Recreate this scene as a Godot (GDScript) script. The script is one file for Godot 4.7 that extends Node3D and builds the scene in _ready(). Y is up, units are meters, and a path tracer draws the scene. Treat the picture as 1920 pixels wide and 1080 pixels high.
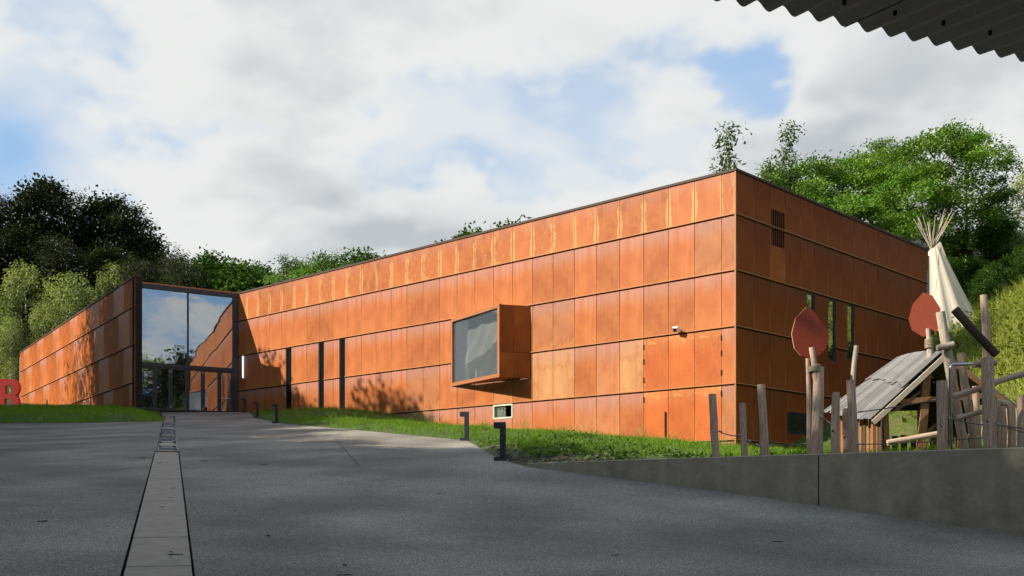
extends Node3D
# Plan coordinates used below: x to the right, d forward (world z = -d), h above the eye (world y = h + EYE). Metres.
const EYE := 1.5
const FOC := 1967.0
const HC := Vector2(7.94, 37.2)      # hall corner
const HF := Vector2(-15.63, 59.8)    # hall end at the entrance
const HE := Vector2(19.56, 49.3)     # hall end on the hill side
const WT := Vector2(-19.77, 55.0)    # tip of the wing
const WE := Vector2(-39.4, 84.0)     # far end of the wing
const GL := Vector2(-20.28, 56.68)   # left end of the glass front
const RS := Vector2(0.275, 19.3)     # start of the retaining wall
const RD := Vector2(0.7218, -0.6921)

var rng := RandomNumberGenerator.new()
var nz := FastNoiseLite.new()
var M := {}
var cache := {}
var used := {}
var pave := PackedVector2Array()
var room := PackedVector2Array()

class MB:
	var v := PackedVector3Array()
	var n := PackedVector3Array()
	var u := PackedVector2Array()
	var c := PackedColorArray()
	var i := PackedInt32Array()
	var tinted := false
	func pt(p: Vector3, nn: Vector3, uv := Vector2.ZERO, col := Color.WHITE) -> int:
		v.append(p); n.append(nn); u.append(uv); c.append(col)
		return v.size() - 1
	func tri(a: Vector3, b: Vector3, d: Vector3, want: Vector3, ua := Vector2.ZERO, ub := Vector2.ZERO, ud := Vector2.ZERO) -> void:
		var nn := (b - a).cross(d - a).normalized()
		if nn.dot(want) < 0.0:
			nn = -nn
		else:
			var t := b; b = d; d = t
			var t2 := ub; ub = ud; ud = t2
		var k := pt(a, nn, ua); pt(b, nn, ub); pt(d, nn, ud)
		i.append_array([k, k + 1, k + 2])
	func quad(a: Vector3, b: Vector3, d: Vector3, e: Vector3, want: Vector3, ua := Vector2(0, 0), ub := Vector2(1, 0), ud := Vector2(1, 1), ue := Vector2(0, 1)) -> void:
		tri(a, b, d, want, ua, ub, ud); tri(a, d, e, want, ua, ud, ue)
	func join(o: MB, x: Transform3D) -> void:
		var k := v.size()
		for j in o.v.size():
			v.append(x * o.v[j]); n.append((x.basis * o.n[j]).normalized()); u.append(o.u[j]); c.append(o.c[j])
		for j in o.i:
			i.append(j + k)
	func mesh() -> ArrayMesh:
		var a := []
		a.resize(Mesh.ARRAY_MAX)
		a[Mesh.ARRAY_VERTEX] = v; a[Mesh.ARRAY_NORMAL] = n; a[Mesh.ARRAY_TEX_UV] = u; a[Mesh.ARRAY_INDEX] = i
		if tinted: a[Mesh.ARRAY_COLOR] = c
		var m := ArrayMesh.new()
		m.add_surface_from_arrays(Mesh.PRIMITIVE_TRIANGLES, a)
		return m

func w3(p: Vector2, h: float) -> Vector3: return Vector3(p.x, h + EYE, -p.y)
func at(px: float, py: float, d: float) -> Vector3: return Vector3((px - 960.0) / FOC * d, (934.0 - py) / FOC * d + EYE, -d)

# ---------------------------------------------------------------- naming
func numbered(called: String) -> String:
	var k: int = used.get(called, -1) + 1
	used[called] = k
	return called if k == 0 else "%s_%03d" % [called, k]
func thing(called: String, label: String, category: String, where: Vector3, group := "") -> Node3D:
	var o := Node3D.new()
	o.name = numbered(called); add_child(o, true); o.position = where
	meta(o, label, category, group)
	return o
func meta(o: Node, label: String, category: String, group := "") -> void:
	if label: o.set_meta("label", label)
	if category: o.set_meta("category", category)
	if group: o.set_meta("group", group)
func part(root: Node3D, called: String, m: Mesh, mt: Material, x := Transform3D(), label := "") -> MeshInstance3D:
	# x is in the world; root and its parents are only moved, never turned, while being built
	var o := MeshInstance3D.new()
	o.name = called; o.mesh = m; o.material_override = mt
	var off := root.position
	if root.get_parent() is Node3D and root.get_parent() != self: off += (root.get_parent() as Node3D).position
	o.transform = Transform3D(x.basis, x.origin - off)
	root.add_child(o, true)
	if label: o.set_meta("label", label)
	return o
func struct(called: String, m: Mesh, mt: Material) -> MeshInstance3D:
	var o := MeshInstance3D.new()
	o.name = numbered(called); o.mesh = m; o.material_override = mt; add_child(o, true); o.set_meta("kind", "structure")
	return o
func scatter(called: String, label: String, category: String, m: Mesh, mt: Material, xs: Array, cols: Array, parent: Node3D = null) -> MultiMeshInstance3D:
	var mm := MultiMesh.new()
	mm.transform_format = MultiMesh.TRANSFORM_3D
	mm.use_colors = true
	mm.mesh = m
	mm.instance_count = xs.size()
	for k in xs.size():
		mm.set_instance_transform(k, xs[k]); mm.set_instance_color(k, cols[k])
	var o := MultiMeshInstance3D.new()
	o.multimesh = mm; o.material_override = mt
	if parent:
		o.name = called; parent.add_child(o, true); o.set_meta("kind", "stuff")
	else:
		o.name = numbered(called); add_child(o, true); o.set_meta("kind", "stuff")
		meta(o, label, category)
	return o

# ---------------------------------------------------------------- materials
func lin(r: float, g: float, b: float) -> Color: return Color(r, g, b).linear_to_srgb()
func mat(called: String, col: Color, rough := 0.7, metal := 0.0, spec := 0.5) -> StandardMaterial3D:
	var m := StandardMaterial3D.new()
	m.resource_name = called; m.albedo_color = col; m.roughness = rough; m.metallic = metal; m.metallic_specular = spec
	M[called] = m
	return m
func ntex(size: int, freq: float, a: Color, b: Color, sd: int, oct := 5, kind := FastNoiseLite.TYPE_SIMPLEX_SMOOTH, mid := 0.5) -> NoiseTexture2D:
	var n := FastNoiseLite.new()
	n.seed = sd; n.frequency = freq; n.fractal_octaves = oct; n.noise_type = kind
	var t := NoiseTexture2D.new()
	t.width = size; t.height = size; t.seamless = true; t.noise = n
	var g := Gradient.new()
	g.set_color(0, a); g.set_color(1, b); g.set_offset(0, mid - 0.38); g.set_offset(1, mid + 0.38)
	t.color_ramp = g
	return t
func triplanar(m: StandardMaterial3D, t: Texture2D, metres: float, world := true) -> void:
	m.albedo_texture = t
	m.uv1_triplanar = true; m.uv1_world_triplanar = world
	m.uv1_scale = Vector3.ONE / metres
func weathered(m: StandardMaterial3D, t: Texture2D, metres: float) -> void:
	m.detail_enabled = true; m.detail_albedo = t; m.detail_blend_mode = BaseMaterial3D.BLEND_MODE_MUL
	m.detail_uv_layer = BaseMaterial3D.DETAIL_UV_2
	m.uv2_triplanar = true; m.uv2_world_triplanar = true; m.uv2_scale = Vector3.ONE / metres
func ss(a: float, b: float, x: float) -> float:
	var t := clampf((x - a) / (b - a), 0.0, 1.0)
	return t * t * (3.0 - 2.0 * t)
func n2(x: float, y: float) -> float: return nz.get_noise_2d(x, y)

# weathering steel, one sheet per picture: patina tones, darkened with shade in the side kind, mauve bloom under the upper flange, run marks beside the joints
func corten(kind: String, sd: int) -> ImageTexture:
	var w := 128
	var h := 224
	var b := PackedByteArray()
	b.resize(w * h * 3)
	var o := sd * 137.7
	var age := 0.5 + 0.5 * sin(sd * 2.7)
	var base := Color(0.685, 0.388, 0.222)
	var warm := Color(0.715, 0.432, 0.242)
	var mauve := Color(0.695, 0.49, 0.425)
	var pale := Color(0.80, 0.59, 0.375)
	var deep := Color(0.57, 0.285, 0.145)
	if kind == "door":
		base = Color(0.72, 0.365, 0.18); warm = Color(0.735, 0.40, 0.20); mauve = Color(0.75, 0.45, 0.26)
	elif kind == "pink":
		base = Color(0.69, 0.435, 0.295); warm = Color(0.715, 0.465, 0.295); mauve = Color(0.68, 0.49, 0.435)
	elif kind == "pale":
		base = Color(0.73, 0.515, 0.34); warm = Color(0.76, 0.56, 0.375); mauve = Color(0.72, 0.53, 0.43)
	elif kind == "wing":
		base = Color(0.63, 0.335, 0.15); warm = Color(0.68, 0.38, 0.175); mauve = Color(0.59, 0.335, 0.195)
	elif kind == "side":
		base = Color(0.52, 0.265, 0.112); warm = Color(0.565, 0.295, 0.125); mauve = Color(0.50, 0.275, 0.15)  # darker copy of the tones: shade of the hill-side face put into the colour
	for y in h:
		var v := float(y) / h
		for x in w:
			var u := float(x) / w
			var big := n2(u * 90.0 + o, v * 130.0) * 0.5 + 0.5
			var run := n2(u * 900.0 + o, v * 55.0 + 300.0)
			var grain := n2(u * 2600.0, v * 4200.0 + o)
			var c := base.lerp(warm, clampf(big * 1.5 - 0.25, 0.0, 1.0))
			var low := ss(0.55, 1.0, v + 0.15 * n2(u * 120.0, o))
			c = c.lerp(warm.lerp(pale, 0.25), low * 0.35)
			var top := 1.0 - ss(0.02, 0.42, v + 0.10 * n2(u * 160.0 + o, 40.0))
			c = c.lerp(mauve, top * (0.95 if kind != "streak" else 0.55))
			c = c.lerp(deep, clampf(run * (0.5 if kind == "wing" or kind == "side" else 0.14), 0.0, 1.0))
			var e := minf(u, 1.0 - u)
			if kind == "streak":
				var wide := 0.085 + 0.09 * n2(v * 150.0 + (o if u < 0.5 else o + 500.0), 9.0) + 0.02 * n2(v * 900.0, o)
				wide *= ss(0.10, 0.30, v) * (1.0 if n2(o * 3.0, 3.0 if u < 0.5 else 90.0) > -0.25 else 0.45)
				c = c.lerp(pale, (1.0 - ss(wide * 0.75, wide + 0.035, e)) * 0.95)
				c = c.lerp(deep, (1.0 - ss(0.0, 0.012, absf(e - wide - 0.03))) * 0.22 * ss(0.25, 0.5, v))
				var blot := n2(u * 260.0 + o, v * 320.0 + 70.0)
				if sd % 3 == 0: c = c.lerp(pale, ss(0.18, 0.45, blot) * 0.45 * ss(0.2, 0.5, v))
			else:
				c = c.lerp(pale, (1.0 - ss(0.0, 0.03 + 0.04 * absf(n2(v * 200.0, o)), e)) * 0.4 * ss(0.3, 0.6, v))
			if kind == "door" or kind == "pale":
				var spl := n2(u * 420.0 + o, v * 700.0)
				c = c.lerp(pale, ss(0.2, 0.7, spl * 0.7 + 0.45 - v * 2.2) * 0.7 if kind == "door" else ss(0.3, 0.6, spl) * 0.35)
				c = c.lerp(Color(0.9, 0.72, 0.5), ss(0.60, 0.66, n2(u * 900.0 + o, v * 1400.0)) * 0.6)
			var cl := n2(u * 130.0 + o * 1.7, v * 150.0 + 900.0) + 0.35 * n2(u * 420.0 + o, v * 500.0)
			c = c.lerp(deep, ss(-0.15, 0.75, cl + 0.2 * run) * (0.14 + 0.26 * age))
			var drip := ss(0.1, 0.55, n2(u * 620.0 + o, 12.0 + v * 6.0)) * (1.0 - ss(0.15, 0.75, v + 0.3 * n2(u * 500.0 + o, 77.0)))
			c = c.lerp(pale if sd % 2 else deep, drip * 0.22)
			var k := 1.0 - 0.07 * age + 0.09 * grain + 0.06 * (big - 0.5)
			var q := (y * w + x) * 3
			b[q] = int(clampf(c.r * k, 0, 1) * 255.0); b[q + 1] = int(clampf(c.g * k, 0, 1) * 255.0); b[q + 2] = int(clampf(c.b * k, 0, 1) * 255.0)
	return ImageTexture.create_from_image(Image.create_from_data(w, h, false, Image.FORMAT_RGB8, b))

# ---------------------------------------------------------------- shapes
func cbox(size: Vector3, ch := 0.0) -> Mesh:
	var key := "b%.3f_%.3f_%.3f_%.3f" % [size.x, size.y, size.z, ch]
	if cache.has(key): return cache[key]
	var m := MB.new()
	boxinto(m, size, ch, Transform3D())
	cache[key] = m.mesh()
	return cache[key]
func boxinto(m: MB, size: Vector3, ch: float, x: Transform3D) -> void:
	var o := MB.new()
	var s := size / 2.0
	for ax in 3:
		var b := (ax + 1) % 3
		var c := (ax + 2) % 3
		for sg in [-1.0, 1.0]:
			var p := []
			for q in [[-1, -1], [1, -1], [1, 1], [-1, 1]]:
				var a := Vector3.ZERO
				a[ax] = sg * s[ax]; a[b] = q[0] * (s[b] - ch); a[c] = q[1] * (s[c] - ch)
				p.append(a)
			var nn := Vector3.ZERO
			nn[ax] = sg
			o.quad(p[0], p[1], p[2], p[3], nn)
	if ch > 0.0:
		for ax in 3:
			var b := (ax + 1) % 3
			var c := (ax + 2) % 3
			for q in [[-1, -1], [1, -1], [1, 1], [-1, 1]]:
				var a := Vector3.ZERO
				var a2 := Vector3.ZERO
				a[b] = q[0] * s[b]; a[c] = q[1] * (s[c] - ch)
				a2[b] = q[0] * (s[b] - ch); a2[c] = q[1] * s[c]
				var e := s[ax] - ch
				var d := Vector3.ZERO
				d[ax] = e
				var want := Vector3.ZERO
				want[b] = q[0]; want[c] = q[1]
				o.quad(a - d, a + d, a2 + d, a2 - d, want)
		for q in 8:
			var g := Vector3(1 if q & 1 else -1, 1 if q & 2 else -1, 1 if q & 4 else -1)
			var k := Vector3(s.x - ch, s.y - ch, s.z - ch)
			o.tri(g * Vector3(s.x, k.y, k.z), g * Vector3(k.x, s.y, k.z), g * Vector3(k.x, k.y, s.z), g)
	m.join(o, x)
func tube(pts: Array, rads: Array, seg := 8, capped := true) -> MB:
	var m := MB.new()
	var side := Vector3.RIGHT
	var run := 0.0
	for k in pts.size():
		var dir: Vector3 = (pts[mini(k + 1, pts.size() - 1)] - pts[maxi(k - 1, 0)]).normalized()
		if absf(dir.dot(side)) > 0.95: side = Vector3.BACK
		side = (side - dir * dir.dot(side)).normalized()
		var up := dir.cross(side)
		if k: run += (pts[k] - pts[k - 1]).length()
		for j in seg + 1:
			var a := TAU * j / seg
			var nn := side * cos(a) + up * sin(a)
			m.pt(pts[k] + nn * float(rads[k]), nn, Vector2(float(j) / seg, run))
	for k in pts.size() - 1:
		for j in seg:
			var a := k * (seg + 1) + j
			var b := a + seg + 1
			m.i.append_array([a, a + 1, b, a + 1, b + 1, b])
	if capped:
		for e in [0, pts.size() - 1]:
			var out: Vector3 = (pts[0] - pts[1]).normalized() if e == 0 else (pts[e] - pts[e - 1]).normalized()
			for j in seg:
				m.tri(pts[e], m.v[e * (seg + 1) + j], m.v[e * (seg + 1) + j + 1], out)
	# put the winding right: triangles must run clockwise seen from outside
	for t in range(0, m.i.size(), 3):
		var f := (m.v[m.i[t + 1]] - m.v[m.i[t]]).cross(m.v[m.i[t + 2]] - m.v[m.i[t]])
		if f.dot(m.n[m.i[t]] + m.n[m.i[t + 1]] + m.n[m.i[t + 2]]) > 0.0:
			var q := m.i[t + 1]; m.i[t + 1] = m.i[t + 2]; m.i[t + 2] = q
	return m
func logmesh(a: Vector3, b: Vector3, r0: float, r1: float, wob := 0.25, seg := 10) -> MB:
	var pts := []
	var rads := []
	var n := 8
	var l := (b - a).length()
	var s1 := rng.randf() * 50.0
	for k in n + 1:
		var t := float(k) / n
		var off := Vector3(n2(s1 + t * 60.0, 1.0), 0, n2(s1 + t * 60.0, 70.0)) * wob * r0 * sin(PI * t) * minf(2.0, l)
		pts.append(a.lerp(b, t) + off)
		rads.append(lerpf(r0, r1, t) * (1.0 + 0.16 * n2(s1 + t * 130.0, 33.0)))
	var m := tube(pts, rads, seg)
	for j in m.v.size():
		var p := m.v[j]
		m.v[j] = p + m.n[j] * r0 * 0.10 * n2(p.x * 900.0 + s1, p.y * 160.0 + p.z * 300.0)
	return m

# ---------------------------------------------------------------- the ground
func table(xs: Array, ys: Array, x: float) -> float:
	if x <= xs[0]: return ys[0]
	for k in range(1, xs.size()):
		if x <= xs[k]: return lerpf(ys[k - 1], ys[k], (x - xs[k - 1]) / (xs[k] - xs[k - 1]))
	return ys[-1]
func prof(d: float) -> float:
	return table([-80, -20, 0, 8.45, 20.8, 27.7, 42, 50, 54, 57, 60, 64, 84, 100, 130, 180, 420], [-3.2, -2.2, -1.5, -0.627, 0.655, 1.36, 2.9, 3.75, 4.23, 4.66, 4.8, 5.0, 7.2, 9.5, 15.0, 20.0, 24.0], d)
func edge_x(d: float) -> float:   # right edge of the paving
	return table([19.3, 20.8, 27.7, 42.1, 50.5, 57.6], [0.275, -0.18, -1.2, -9.44, -12.25, -14.67], d)
func paved(x: float, d: float) -> float:
	var tilt := table([5, 8, 13.3, 15.2, 19.3, 27, 42, 56, 58], [-0.05, -0.05, -0.033, -0.021, 0.012, 0.02, 0.022, 0.005, 0.0], d)
	return prof(d) + tilt * clampf(x + 0.33 * d, -4.0, 26.0)
func behind(x: float, d: float) -> float: return (x - RS.x) * 0.6921 + (d - RS.y) * 0.7218
func land(x: float, d: float) -> float:
	var h := paved(x, d)
	if d > 47.0 and x < -0.33 * d:
		h += 0.32 * ss(47.0, 50.0, d) * ss(0.0, 1.5, -0.337 * d - x)
	var off := x - edge_x(d)
	var b := behind(x, d)
	var up := ss(0.0, 0.5, b) if d < 21.0 else 1.0
	if d > 15.0 and off > 0.0:
		h -= up * 0.10 * maxf(0.0, minf(off, 16.0) - 3.0) * ss(15.0, 22.0, d) * (1.0 - ss(58.0, 75.0, d))
		h += 0.40 * exp(-pow((x + 7.5) / 4.5, 2.0) - pow((d - 50.3) / 2.6, 2.0))
		h += up * 0.05 * ss(0.2, 1.4, off) * (1.0 - ss(52.0, 57.0, d))
	var along := (x - RS.x) * RD.x + (d - RS.y) * RD.y
	if b > 0.0 and along > -0.3:
		h = maxf(h, lerpf(h, 0.60 + 0.028 * b + 0.05 * n2(x * 20.0, d * 20.0), ss(0.5, 1.0, b)))
	h += 0.36 * maxf(0.0, minf(x, 30.0) - 10.5) * ss(8.0, 18.0, d) * ss(0.5, 2.5, b) * (1.0 + 0.2 * ss(13.0, 24.0, x))
	if d > 66.0: h += 0.16 * (minf(d, 120.0) - 66.0) * ss(-30.0, 0.0, x)
	h += 0.5 * n2(x * 3.0, d * 3.0 + 50.0) * ss(62.0, 90.0, d)
	return h
func build_ground() -> void:
	var xs := []
	var x := -420.0
	while x < 420.0:
		xs.append(x)
		x += 0.5 if x >= -46.0 and x < 34.0 else (40.0 if absf(x) > 120.0 else (2.0 if absf(x) < 70.0 else 8.0))
	var ds := []
	var d := -160.0
	while d < 460.0:
		ds.append(d)
		d += 0.5 if d >= 4.0 and d < 66.0 else (40.0 if d > 160.0 or d < -60.0 else 3.0)
	var m := MB.new()
	m.tinted = true
	var inner := Geometry2D.offset_polygon(room, -0.6)[0]
	var grid := []
	for k in ds.size():
		for j in xs.size():
			var p := Vector2(xs[j], ds[k])
			var h := land(p.x, p.y)
			var c := Color(0.08, 0.135, 0.018)
			if p.y > 0.0 and p.y < 70.0:
				if Geometry2D.is_point_in_polygon(p, pave):
					h -= 0.10
					c = Color(0.03, 0.027, 0.022)
				elif Geometry2D.is_point_in_polygon(p, inner): h = 4.2
			if p.y > 66.0 or absf(p.x) > 60.0: c = Color(0.028, 0.026, 0.014)
			var b := behind(p.x, p.y)
			if b > -0.5 and p.x > -1.2 and p.x < 9.0 and b < 4.0:
				var soil := ss(0.05, 0.35, n2(p.x * 45.0, p.y * 45.0) + 0.9 - b * 0.45 - maxf(0.0, p.x - 2.6) * 0.4)
				soil = maxf(soil, exp(-pow((p.x - 4.6) / 1.0, 2.0) - pow((b - 2.4) / 0.9, 2.0)) * 1.3)
				c = c.lerp(Color(0.075, 0.05, 0.032), clampf(soil, 0.0, 1.0))
			if p.x > 12.0 and b > 4.0 and p.y < 66.0:
				c = Color(0.15, 0.15, 0.045).lerp(Color(0.16, 0.085, 0.045), ss(0.12, 0.4, n2(p.x * 14.0 + 200.0, p.y * 14.0)))
			grid.append(h)
			m.pt(w3(p, h), Vector3.UP, Vector2.ZERO, c)
	var w := xs.size()
	for k in ds.size():
		for j in w:
			var l: Vector3 = m.v[k * w + maxi(j - 1, 0)]
			var r: Vector3 = m.v[k * w + mini(j + 1, w - 1)]
			var f: Vector3 = m.v[maxi(k - 1, 0) * w + j]
			var g: Vector3 = m.v[mini(k + 1, ds.size() - 1) * w + j]
			var nn := (r - l).cross(g - f).normalized()
			m.n[k * w + j] = nn if nn.y > 0.0 else -nn
			if j + 1 < w and k + 1 < ds.size():
				var a := k * w + j
				m.i.append_array([a, a + w, a + 1, a + 1, a + w, a + w + 1])
	struct("ground", m.mesh(), M.soil)
func drape(poly: PackedVector2Array, cell: Vector2, lift: float, m: MB, hole := PackedVector2Array()) -> void:
	var lo := Vector2(1e9, 1e9)
	var hi := -lo
	for p in poly:
		lo = lo.min(p); hi = hi.max(p)
	for k in range(floori(lo.y / cell.y), ceili(hi.y / cell.y)):
		for j in range(floori(lo.x / cell.x), ceili(hi.x / cell.x)):
			var a := Vector2(j, k) * cell
			var box := PackedVector2Array([a, a + Vector2(cell.x, 0), a + cell, a + Vector2(0, cell.y)])
			for q in Geometry2D.intersect_polygons(box, poly):
				var bits := [q]
				if hole.size(): bits = Geometry2D.clip_polygons(q, hole)
				for bit in bits:
					var t := Geometry2D.triangulate_polygon(bit)
					for s in range(0, t.size(), 3):
						var v := []
						for e in 3:
							var p: Vector2 = bit[t[s + e]]
							v.append(w3(p, paved(p.x, p.y) + lift))
						m.tri(v[0], v[1], v[2], Vector3.UP)
func line_poly(a: Vector2, b: Vector2, w: float) -> PackedVector2Array:
	var s := (b - a).normalized().orthogonal() * w / 2.0
	return PackedVector2Array([a + s, b + s, b - s, a - s])

# ---------------------------------------------------------------- clad walls
class Wall:
	var o: Vector3
	var x: Vector3
	func _init(a: Vector2, b: Vector2) -> void:
		o = Vector3(a.x, 1.5, -a.y); x = Vector3(b.x - a.x, 0, -(b.y - a.y)).normalized()
	func f(px: float, py: float, pz: float) -> Transform3D:
		var z := x.cross(Vector3.UP)
		return Transform3D(Basis(x, Vector3.UP, z), o + x * px + Vector3.UP * py + z * pz)
func cut(rects: Array, holes: Array) -> Array:
	var out := rects
	for h: Rect2 in holes:
		var next := []
		for r: Rect2 in out:
			var c := r.intersection(h)
			if c.size.x < 0.004 or c.size.y < 0.004:
				next.append(r)
				continue
			if c.position.x - r.position.x > 0.02: next.append(Rect2(r.position, Vector2(c.position.x - r.position.x, r.size.y)))
			if r.end.x - c.end.x > 0.02: next.append(Rect2(Vector2(c.end.x, r.position.y), Vector2(r.end.x - c.end.x, r.size.y)))
			if c.position.y - r.position.y > 0.02: next.append(Rect2(Vector2(c.position.x, r.position.y), Vector2(c.size.x, c.position.y - r.position.y)))
			if r.end.y - c.end.y > 0.02: next.append(Rect2(Vector2(c.position.x, c.end.y), Vector2(c.size.x, r.end.y - c.end.y)))
		out = next
	return out
func rect(x0: float, x1: float, y0: float, y1: float) -> Rect2: return Rect2(x0, y0, x1 - x0, y1 - y0)
func clad(root: Node3D, wl: Wall, joints: Array, rows: Array, holes: Array, pick: Callable, core := 0.3) -> void:
	var x0: float = joints[0]
	var x1: float = joints[-1]
	for r in cut([rect(x0, x1, rows[-1], rows[0])], holes):
		part(root, "wall_core", cbox(Vector3(r.size.x, r.size.y, core)), M.core, wl.f(r.get_center().x, r.get_center().y, -0.07 - core / 2.0))
	for k in rows.size() - 1:
		for j in joints.size() - 1:
			var cell := rect(joints[j] + 0.0095, joints[j + 1] - 0.0095, rows[k + 1] + 0.022, rows[k] - (0.070 if k else 0.006))
			for r in cut([cell], holes):
				if r.size.x < 0.03 or r.size.y < 0.03: continue
				var c: Vector2 = r.get_center()
				var t := wl.f(c.x, c.y, -0.015 + rng.randf_range(-0.002, 0.002))
				t.basis = t.basis * Basis(Vector3.UP, rng.randfn(0, 0.0022)) * Basis(Vector3.RIGHT, rng.randfn(0, 0.0016))
				var got: Array = pick.call(k, j)
				var o := part(root, got[1] if got.size() > 1 else "wall_panel", plate(r.size.x, r.size.y, rng.randi() % 2 == 0), got[0], t)
				if got.size() > 2: o.set_meta("label", got[2])
	for k in range(1, rows.size() - 1):
		for r in cut([rect(x0, x1, rows[k] - 0.018, rows[k] + 0.018)], holes):
			part(root, "rail", cbox(Vector3(r.size.x, 0.034, 0.11), 0.004), M.rail, wl.f(r.get_center().x, rows[k], -0.012))
func plate(w: float, h: float, flip: bool) -> Mesh:
	var key := "p%.2f_%.2f_%s" % [w, h, flip]
	if cache.has(key): return cache[key]
	var m := MB.new()
	var a := Vector2(w / 2.0, h / 2.0)
	var t := 0.015
	var e := 0.005
	var l := 1.0 if flip else 0.0
	var q := [Vector3(-a.x + e, -a.y + e, t), Vector3(a.x - e, -a.y + e, t), Vector3(a.x - e, a.y - e, t), Vector3(-a.x + e, a.y - e, t)]
	var s := [Vector3(-a.x, -a.y, t - e), Vector3(a.x, -a.y, t - e), Vector3(a.x, a.y, t - e), Vector3(-a.x, a.y, t - e)]
	var z := Vector3(0, 0, t * 2 - e)
	var uv := [Vector2(l, 1), Vector2(1 - l, 1), Vector2(1 - l, 0), Vector2(l, 0)]
	# the face bulges by a millimetre or two, as thin sheet does
	var c := Vector3(0, 0, t + (0.0025 if flip else -0.002))
	for k in 4:
		var k2 := (k + 1) % 4
		m.tri(q[k], q[k2], c, Vector3.BACK, uv[k], uv[k2], Vector2(0.5, 0.5))
		m.quad(q[k], q[k2], s[k2], s[k], (q[k] + q[k2]) * Vector3(1, 1, 0) + Vector3(0, 0, 0.01), uv[k], uv[k2], uv[k2], uv[k])
		m.quad(s[k], s[k2], s[k2] - z, s[k] - z, (q[k] + q[k2]) * Vector3(1, 1, 0), uv[k], uv[k2], uv[k2], uv[k])
	cache[key] = m.mesh()
	return cache[key]
func window_unit(root: Node3D, wl: Wall, r: Rect2, frame: float, deep: float, fm: Material, glass: Material) -> MeshInstance3D:
	# frame of four bars joined at butt ends, pane a sub-part
	var m := MB.new()
	var c := r.get_center()
	for sx in [-1, 1]:
		boxinto(m, Vector3(frame, r.size.y, 0.10), 0.004, Transform3D(Basis(), Vector3(sx * (r.size.x - frame) / 2.0, 0, 0)))
		boxinto(m, Vector3(r.size.x - 2 * frame, frame, 0.097), 0.004, Transform3D(Basis(), Vector3(0, sx * (r.size.y - frame) / 2.0, 0)))
	var o := part(root, "window", m.mesh(), fm, wl.f(c.x, c.y, -deep))
	var p := MeshInstance3D.new()
	p.name = "pane"; p.mesh = cbox(Vector3(r.size.x - 2 * frame, r.size.y - 2 * frame, 0.012)); p.material_override = glass
	o.add_child(p, true)
	return o
func slab(root: Node3D, called: String, poly: PackedVector2Array, h0: float, h1: float, mt: Material) -> MeshInstance3D:
	var m := MB.new()
	var t := Geometry2D.triangulate_polygon(poly)
	for s in range(0, t.size(), 3):
		m.tri(w3(poly[t[s]], h1), w3(poly[t[s + 1]], h1), w3(poly[t[s + 2]], h1), Vector3.UP)
		m.tri(w3(poly[t[s]], h0), w3(poly[t[s + 1]], h0), w3(poly[t[s + 2]], h0), Vector3.DOWN)
	var mid := Vector2.ZERO
	for p in poly: mid += p / poly.size()
	for k in poly.size():
		var a := poly[k]
		var b := poly[(k + 1) % poly.size()]
		m.quad(w3(a, h0), w3(b, h0), w3(b, h1), w3(a, h1), w3((a + b) / 2.0 - mid, -EYE))
	return part(root, called, m.mesh(), mt)
func plain_wall(root: Node3D, a: Vector2, b: Vector2, h0: float, h1: float, th: float, mt: Material, called := "inner_wall") -> void:
	var wl := Wall.new(a, b)
	part(root, called, cbox(Vector3((b - a).length(), h1 - h0, th)), mt, wl.f((b - a).length() / 2.0, (h0 + h1) / 2.0, 0.0))

# ---------------------------------------------------------------- plants
func leaf_mesh(n: int, spread: Vector3, l: float, w: float, droop: float, sd: int) -> Mesh:
	var r := RandomNumberGenerator.new()
	r.seed = sd
	var m := MB.new()
	for k in n:
		var p := Vector3(r.randfn(0, 0.45), r.randfn(0, 0.45), r.randfn(0, 0.45)).limit_length(1.0) * spread
		var d := (Vector3(r.randfn(0, 1), r.randfn(0, 0.5), r.randfn(0, 1)).normalized() + p.normalized() * 0.6 + Vector3(0, -droop, 0)).normalized()
		var s := d.cross(Vector3(r.randfn(0, 0.4), 1, r.randfn(0, 0.4))).normalized() * w * r.randf_range(0.7, 1.2) / 2.0
		var q := d * l * r.randf_range(0.65, 1.25)
		var dip := d.cross(s).normalized() * w * 0.18
		m.tri(p, p + q * 0.5 + s + dip, p + q, Vector3.UP)
		m.tri(p, p + q, p + q * 0.5 - s + dip, Vector3.UP)
	return m.mesh()
func tuft_mesh(n: int, h: float, w: float, r0: float, sd: int) -> Mesh:
	var r := RandomNumberGenerator.new()
	r.seed = sd
	var m := MB.new()
	for k in n:
		var a := r.randf() * TAU
		var p := Vector3(cos(a), 0, sin(a)) * r0 * sqrt(r.randf())
		var lean := Vector3(r.randfn(0, 0.35), 1, r.randfn(0, 0.35))
		var hh := h * r.randf_range(0.55, 1.15)
		var s := Vector3(cos(a + 1.3), 0, sin(a + 1.3)) * w / 2.0
		var mid := p + lean * hh * 0.55
		var tip := p + lean * hh + Vector3(lean.x, -0.15, lean.z) * hh * 0.35
		m.tri(p - s, p + s, mid, Vector3(s.z, 0.3, -s.x))
		m.tri(mid - s * 0.8, mid + s * 0.8, tip, Vector3(s.z, 0.3, -s.x))
	return m.mesh()
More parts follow.
